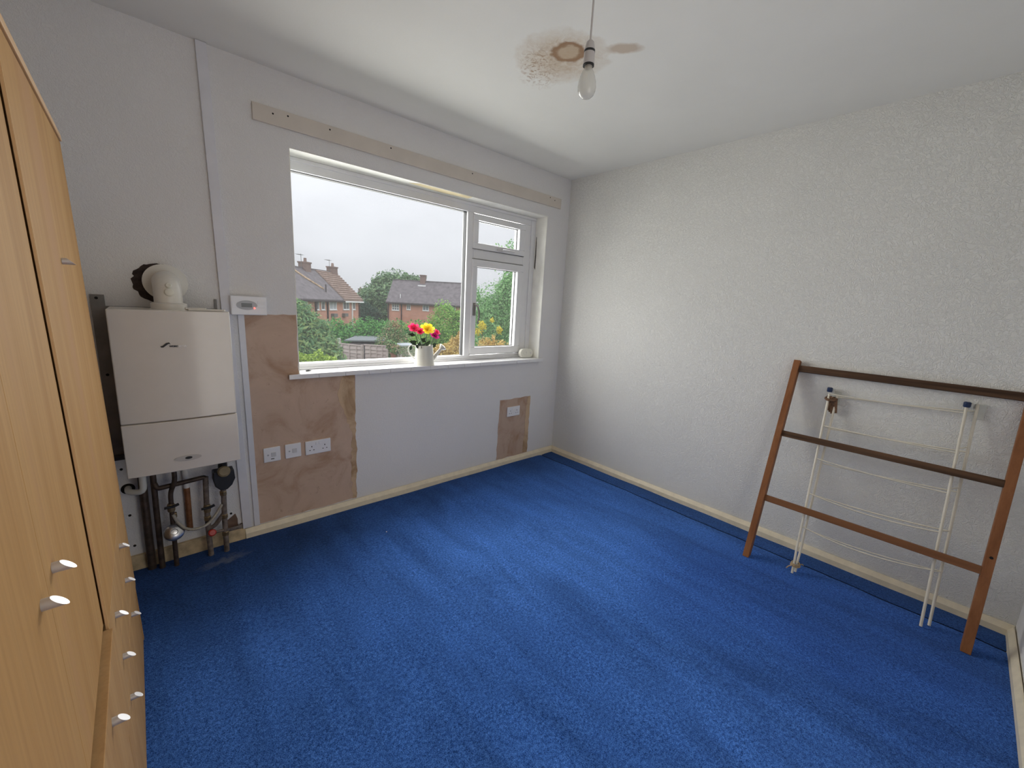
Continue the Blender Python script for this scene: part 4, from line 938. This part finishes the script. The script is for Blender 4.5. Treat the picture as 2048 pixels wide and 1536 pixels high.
bark = plain('bark', (0.10,0.075,0.05), 0.9, var=0.4)
def tree(name, label, cat, base, blobs, n, size, mat, trunk=(.15,2.0), group=None, **kw):
    o = thing(name, label, cat, (base[0],base[1],GZ), group)
    bl = [(b[0]-base[0], b[1]-base[1], b[2]-GZ) + tuple(b[3:]) for b in blobs]
    leaves('foliage', bl, n, size, mat, o, **kw)
    r, h = trunk; t = MB().tube([(0,0,0),(.03*h,.02*h,h*.5),(0,.03*h,h)], [r,r*.8,r*.45], 8)
    for q in range(4): t.tube([(0,.02*h,h*(.55+.1*q)),(math.cos(q*1.9)*h*.18,math.sin(q*1.9)*h*.18,h*(.85+.08*q))], [r*.4,r*.15], 6)
    t.build('trunk', bark, o, smooth=True)
    return o
g_mid = leaf_mat('leaf_mid', [(0.039,0.116,0.031),(0.093,0.232,0.070),(0.171,0.357,0.109)])
g_hedge = leaf_mat('leaf_hedge', [(0.05,0.17,0.05),(0.11,0.36,0.08),(0.20,0.52,0.10)], .3)
g_far = leaf_mat('leaf_far', [(0.10,0.18,0.11),(0.18,0.30,0.15),(0.30,0.44,0.22)], .3)
g_dark = leaf_mat('leaf_dark', [(0.028,0.078,0.050),(0.054,0.132,0.078)])
g_light = leaf_mat('leaf_light', [(0.12,0.30,0.05),(0.28,0.52,0.09),(0.46,0.70,0.16)], .35)
g_tree = leaf_mat('leaf_willow', [(0.14,0.34,0.11),(0.30,0.58,0.22),(0.52,0.78,0.38)], .45)
g_sumac = leaf_mat('leaf_rowan', [(0.11,0.25,0.12),(0.24,0.42,0.18),(0.45,0.55,0.22)], .4)
g_lime = leaf_mat('leaf_lime', [(0.20,0.34,0.03),(0.36,0.52,0.06),(0.48,0.62,0.12)])
g_pink = leaf_mat('leaf_pinkish', [(0.093,0.232,0.078),(0.232,0.388,0.139),(0.527,0.341,0.232)])
g_gold = leaf_mat('leaf_gold', [(0.52,0.34,0.08),(0.72,0.52,0.14),(0.85,0.68,0.28)])
g_yel = leaf_mat('petal_yellow', [(0.70,0.58,0.03),(0.85,0.75,0.06)])

tree('tree', 'big broad-crowned tree rising behind the grey-roofed house', 'tree', (33.0,70.0), [(33.0,69.0,1.2,6.2,6,5.0),(29.4,71.8,-.6,3.6,4,4.3),(37.0,66.5,1.2,4.6,5,3.4),(31.0,71,3.0,3.2,3,2.7),(35,68,3.5,3,3,2.6)], 18000, .34, g_far, (.4,4.0))
tree('conifer', 'dark conifer between the two brick houses', 'tree', (21.3,56.8), [(21.3,56.8,-1.3,1.3,1.3,2.1),(22.4,56.0,-1.9,1.0,1,1.7)], 4500, .19, g_dark, (.2,2.5), droop=1.0)
tree('hedge', 'long clipped green hedge below the brick houses', 'hedge', (9.0,23.0), [(6.0,26.2,-2.0,1.7,1.5,1.62),(7.6,24.9,-1.95,1.5,1.5,1.72),(9.0,23.7,-1.85,1.4,1.5,1.85),(10.3,21.8,-1.9,1.5,1.5,1.9),(11.7,20.0,-1.9,1.7,1.6,1.9),(4.5,27.4,-2.1,1.6,1.5,1.6),(6.8,25.5,-1.5,1.0,1.0,1.35),(8.3,24.3,-1.4,1.0,1.0,1.35),(9.7,22.7,-1.5,1.0,1.0,1.5),(5.3,26.8,-1.7,1.0,1.0,1.25)], 42000, .10, g_hedge, (.1,1.5))
tree('shrub', 'large yellow-green shrub in front of the grey-roofed house', 'shrub', (7.85,13.85), [(7.75,14.0,.15,.78,.8,1.20),(8.35,13.25,.20,.72,.7,1.05),(7.05,14.5,-.55,.75,.8,.95),(8.1,13.5,-1.3,1.2,1,1.4)], 17000, .07, g_light, (.08,2.4), droop=.4)
tree('shrub', 'pink-tipped shrub growing in front of the hedge behind the watering can', 'shrub', (7.6,19.0), [(7.6,19.1,-.55,.62,.6,.75),(7.4,19.2,-1.3,.85,.8,1.0),(8.0,18.6,-1.4,.8,.8,.9)], 7000, .07, g_pink, (.06,2.2))
tree('tree', 'feathery pale green tree closest to the left edge of the window', 'tree', (.62,10.5), [(.55,10.65,.75,.42,.4,.50),(.80,10.4,.25,.62,.5,.55),(.95,10.2,-.15,.62,.5,.55),(.45,10.6,-.6,.75,.6,.8),(1.2,9.9,-.5,.4,.4,.4)], 7500, .058, g_sumac, (.06,3.2), droop=.5, aspect=3.0, shell=.2)
tree('shrub', 'bright lime-green shrub at the lower left corner of the window', 'shrub', (-.05,6.9), [(-.36,7.15,-.12,.24,.2,.24),(-.10,6.95,-.10,.24,.2,.26),(.14,6.75,-.14,.18,.18,.23),(-.1,6.9,-.5,.45,.4,.4)], 4200, .038, g_lime, (.03,2.9))
tree('shrub', 'golden yellow shrub behind the spout of the watering can', 'shrub', (5.1,8.2), [(4.55,9.6,-.55,.50,.4,.38),(4.95,9.2,-.35,.48,.4,.45),(5.2,9.05,.05,.22,.22,.42),(5.1,8.4,-.7,.8,1,.6),(5.42,8.95,-.1,.16,.16,.48),(4.66,9.52,-.28,.26,.25,.20),(4.95,9.25,.02,.10,.1,.22),(5.08,9.15,-.05,.22,.2,.28)], 13000, .052, g_gold, (.05,2.0), shell=.15)
tree('tree', 'tall leafy green tree filling the right-hand side pane', 'tree', (5.45,7.0), [(5.15,7.2,1.0,.75,.6,1.05),(5.75,6.7,1.5,.85,.6,1.25),(5.0,7.25,.3,.85,.6,1.0),(5.7,6.7,.1,.9,.6,1.0),(5.1,7.15,2.75,.16,.16,.42,.05),(5.38,6.95,2.8,.22,.2,.50,.10),(6.3,6.3,1.2,.9,.7,1.6),(4.62,7.55,1.65,.22,.2,.30,.06),(5.45,6.95,1.75,.45,.4,.62,1.0),(4.95,7.3,1.1,.5,.4,.6,.8)], 34000, .046, g_tree, (.10,3.6), droop=.6, shell=.15)
tree('shrub', 'yellow-flowered climber in front of the tall tree, right pane', 'shrub', (4.0,6.25), [(3.93,6.28,.80,.13,.12,.14),(4.12,6.10,.95,.06,.06,.08),(4.3,6.0,.70,.10,.1,.12),(3.85,6.35,.62,.12,.12,.12)], 800, .032, g_yel, (.02,4.2), shell=.0)
tree('shrub', 'golden yellow shrub at the foot of the small side pane', 'shrub', (2.92,4.33), [(2.70,4.52,.50,.20,.18,.17),(2.92,4.33,.46,.22,.2,.17),(3.12,4.16,.40,.20,.18,.17),(2.82,4.42,.62,.05,.05,.12),(2.92,4.33,.1,.4,.3,.4)], 4500, .030, g_gold, (.025,3.4), shell=.15)
# --- garden things
pt = thing('potted_plant', 'leafy plant in a terracotta pot right of the grey shed', 'plant', (5.66,15.16,-1.34))
leaves('foliage', [(-.06,.09,.59,.26,.25,.25),(.09,-.06,.40,.30,.25,.24)], 800, .09, g_pink, pt, shell=.2)
MB().tube([(0,0,.19),(.01,.02,.40),(0,.03,.60)], [.015,.012,.006], 6).build('stem', bark, pt)
MB().lathe([(.10,0),(.155,.22),(.17,.22),(.17,.27),(.15,.27),(.14,.20),(.01,.19)], (0,0,0), (0,0,1), 20).build('pot', plain('terracotta',(0.36,0.17,0.12),0.8), pt, smooth=True)
pr = MB().box((5.40,14.95,GZ),(5.92,15.40,-1.345)); o = tag(pr.build('brick_pier', brick), 'low brick pier the plant pot stands on', 'pier'); uv_wall(o, 0)
sh = thing('garden_shed', 'grey felt-roofed garden shed behind the fence panels', 'shed', (7.4,22.0,GZ))
def Sh(x, y, z): return (x-7.4, y-22.0, z-GZ)
swood = plain('weathered_shed_wood', (0.10,0.08,0.085), 0.85, var=0.3)
MB().prism([Sh(6.05,21.75,GZ),Sh(7.7,20.35,GZ),Sh(8.9,22.9,GZ),Sh(7.5,24.1,GZ)], (0,0,-1.32-GZ)).build('wall', swood, sh)
MB().prism([Sh(5.80,21.90,-1.235),Sh(7.80,20.10,-1.125),Sh(9.10,23.05,-1.125),Sh(7.60,24.4,-1.165)], (0,0,.07)).build('roof', plain('grey_roofing_felt',(0.20,0.22,0.225),0.9,var=0.12), sh)
# fence: lap panels, every board its own piece
fwood = wood_mat('weathered_fence', (0.62,0.52,0.49), (0.46,0.37,0.35), 'X', .4, .9)
rwood = wood_mat('reddish_fence', (0.58,0.40,0.33), (0.42,0.27,0.22), 'X', .4, .9)
def fence(label, A, Bp, ztop, zbot, nb, battens, mat, slump=0.0, post=True, pm=None):
    A = Vector((A[0],A[1],0)); Bp = Vector((Bp[0],Bp[1],0)); d = (Bp-A); Ln = d.length; d.normalize(); ang = math.atan2(d.y, d.x)
    o = thing('fence_panel', label, 'fence', (A.x,A.y,GZ)); o.rotation_euler = (0,0,ang)
    zt, zb = ztop-GZ, zbot-GZ; h = (zt-zb)/nb
    for i in range(nb):
        z = zb+h*i; s = slump*(1-i/nb)
        n = 8; vs = []
        for j in range(n+1):
            x = .06+(Ln-.12)*j/n; wv = .018*math.sin(x*5+i*1.7)-s*(1-j/n)
            vs += [(x,-.058,z+wv-.02),(x,-.012,z+h+wv),(x,.0,z+h+wv),(x,-.012,z+wv-.02)]
        fs = []
        for j in range(n):
            for q in range(4): fs.append((j*4+q, j*4+(q+1)%4, j*4+4+(q+1)%4, j*4+4+q))
        MB().add(vs, fs).build('board', mat, o)
    for t in battens: MB().box((Ln*t-.025,-.082,zb-.05),(Ln*t+.025,-.050,zt+.01)).build('batten', mat, o)
    MB().box((0,-.05,zt-.01),(Ln,.03,zt+.04)).build('capping', mat, o)
    if post:
        MB().box((Ln-.05,-.085,0),(Ln+.05,.02,zt+.07)).build('post', pm or mat, o)
    return o
fence('weathered lap fence panel with sagging boards, left of the middle post', (4.30,18.55), (5.02,17.20), -.985, -2.6, 9, (.22,.5,.78), fwood, .05)
fence('weathered lap fence panel between the middle post and plant pot', (5.08,17.16), (5.90,16.35), -.93, -2.6, 9, (.28,.55,.80), fwood, .0)
fence('reddish horizontal-board fence farther back behind the feathery tree', (4.00,23.4), (5.60,21.95), -1.19, -2.6, 9, (.5,), rwood, 0, True, None)
tag(MB().box((5.17,21.02,GZ),(5.30,21.15,-.97)).build('concrete_post', plain('pale_concrete',(0.62,0.60,0.56),0.9,var=0.2,nscale=8)), 'pale concrete fence post beside the shed', 'post')
lt_ = thing('lean_to', 'pale flat roof sheet half hidden behind the watering can', 'roof', (7.5,17.4,GZ))
MB().prism([(-.35,.6,-1.02-GZ),(.75,-.35,-.90-GZ),(.35,-.9,-.97-GZ),(-.55,-.1,-1.06-GZ)], (0,0,.05)).build('roof_sheet', plain('pale_blue_sheet',(0.40,0.44,0.48),0.5), lt_)
for x, y in ((-.3,.4),(.55,-.4),(.25,-.75),(-.4,-.1)): MB().box((x-.04,y-.04,0),(x+.04,y+.04,-1.07-GZ)).build('post', fwood, lt_)
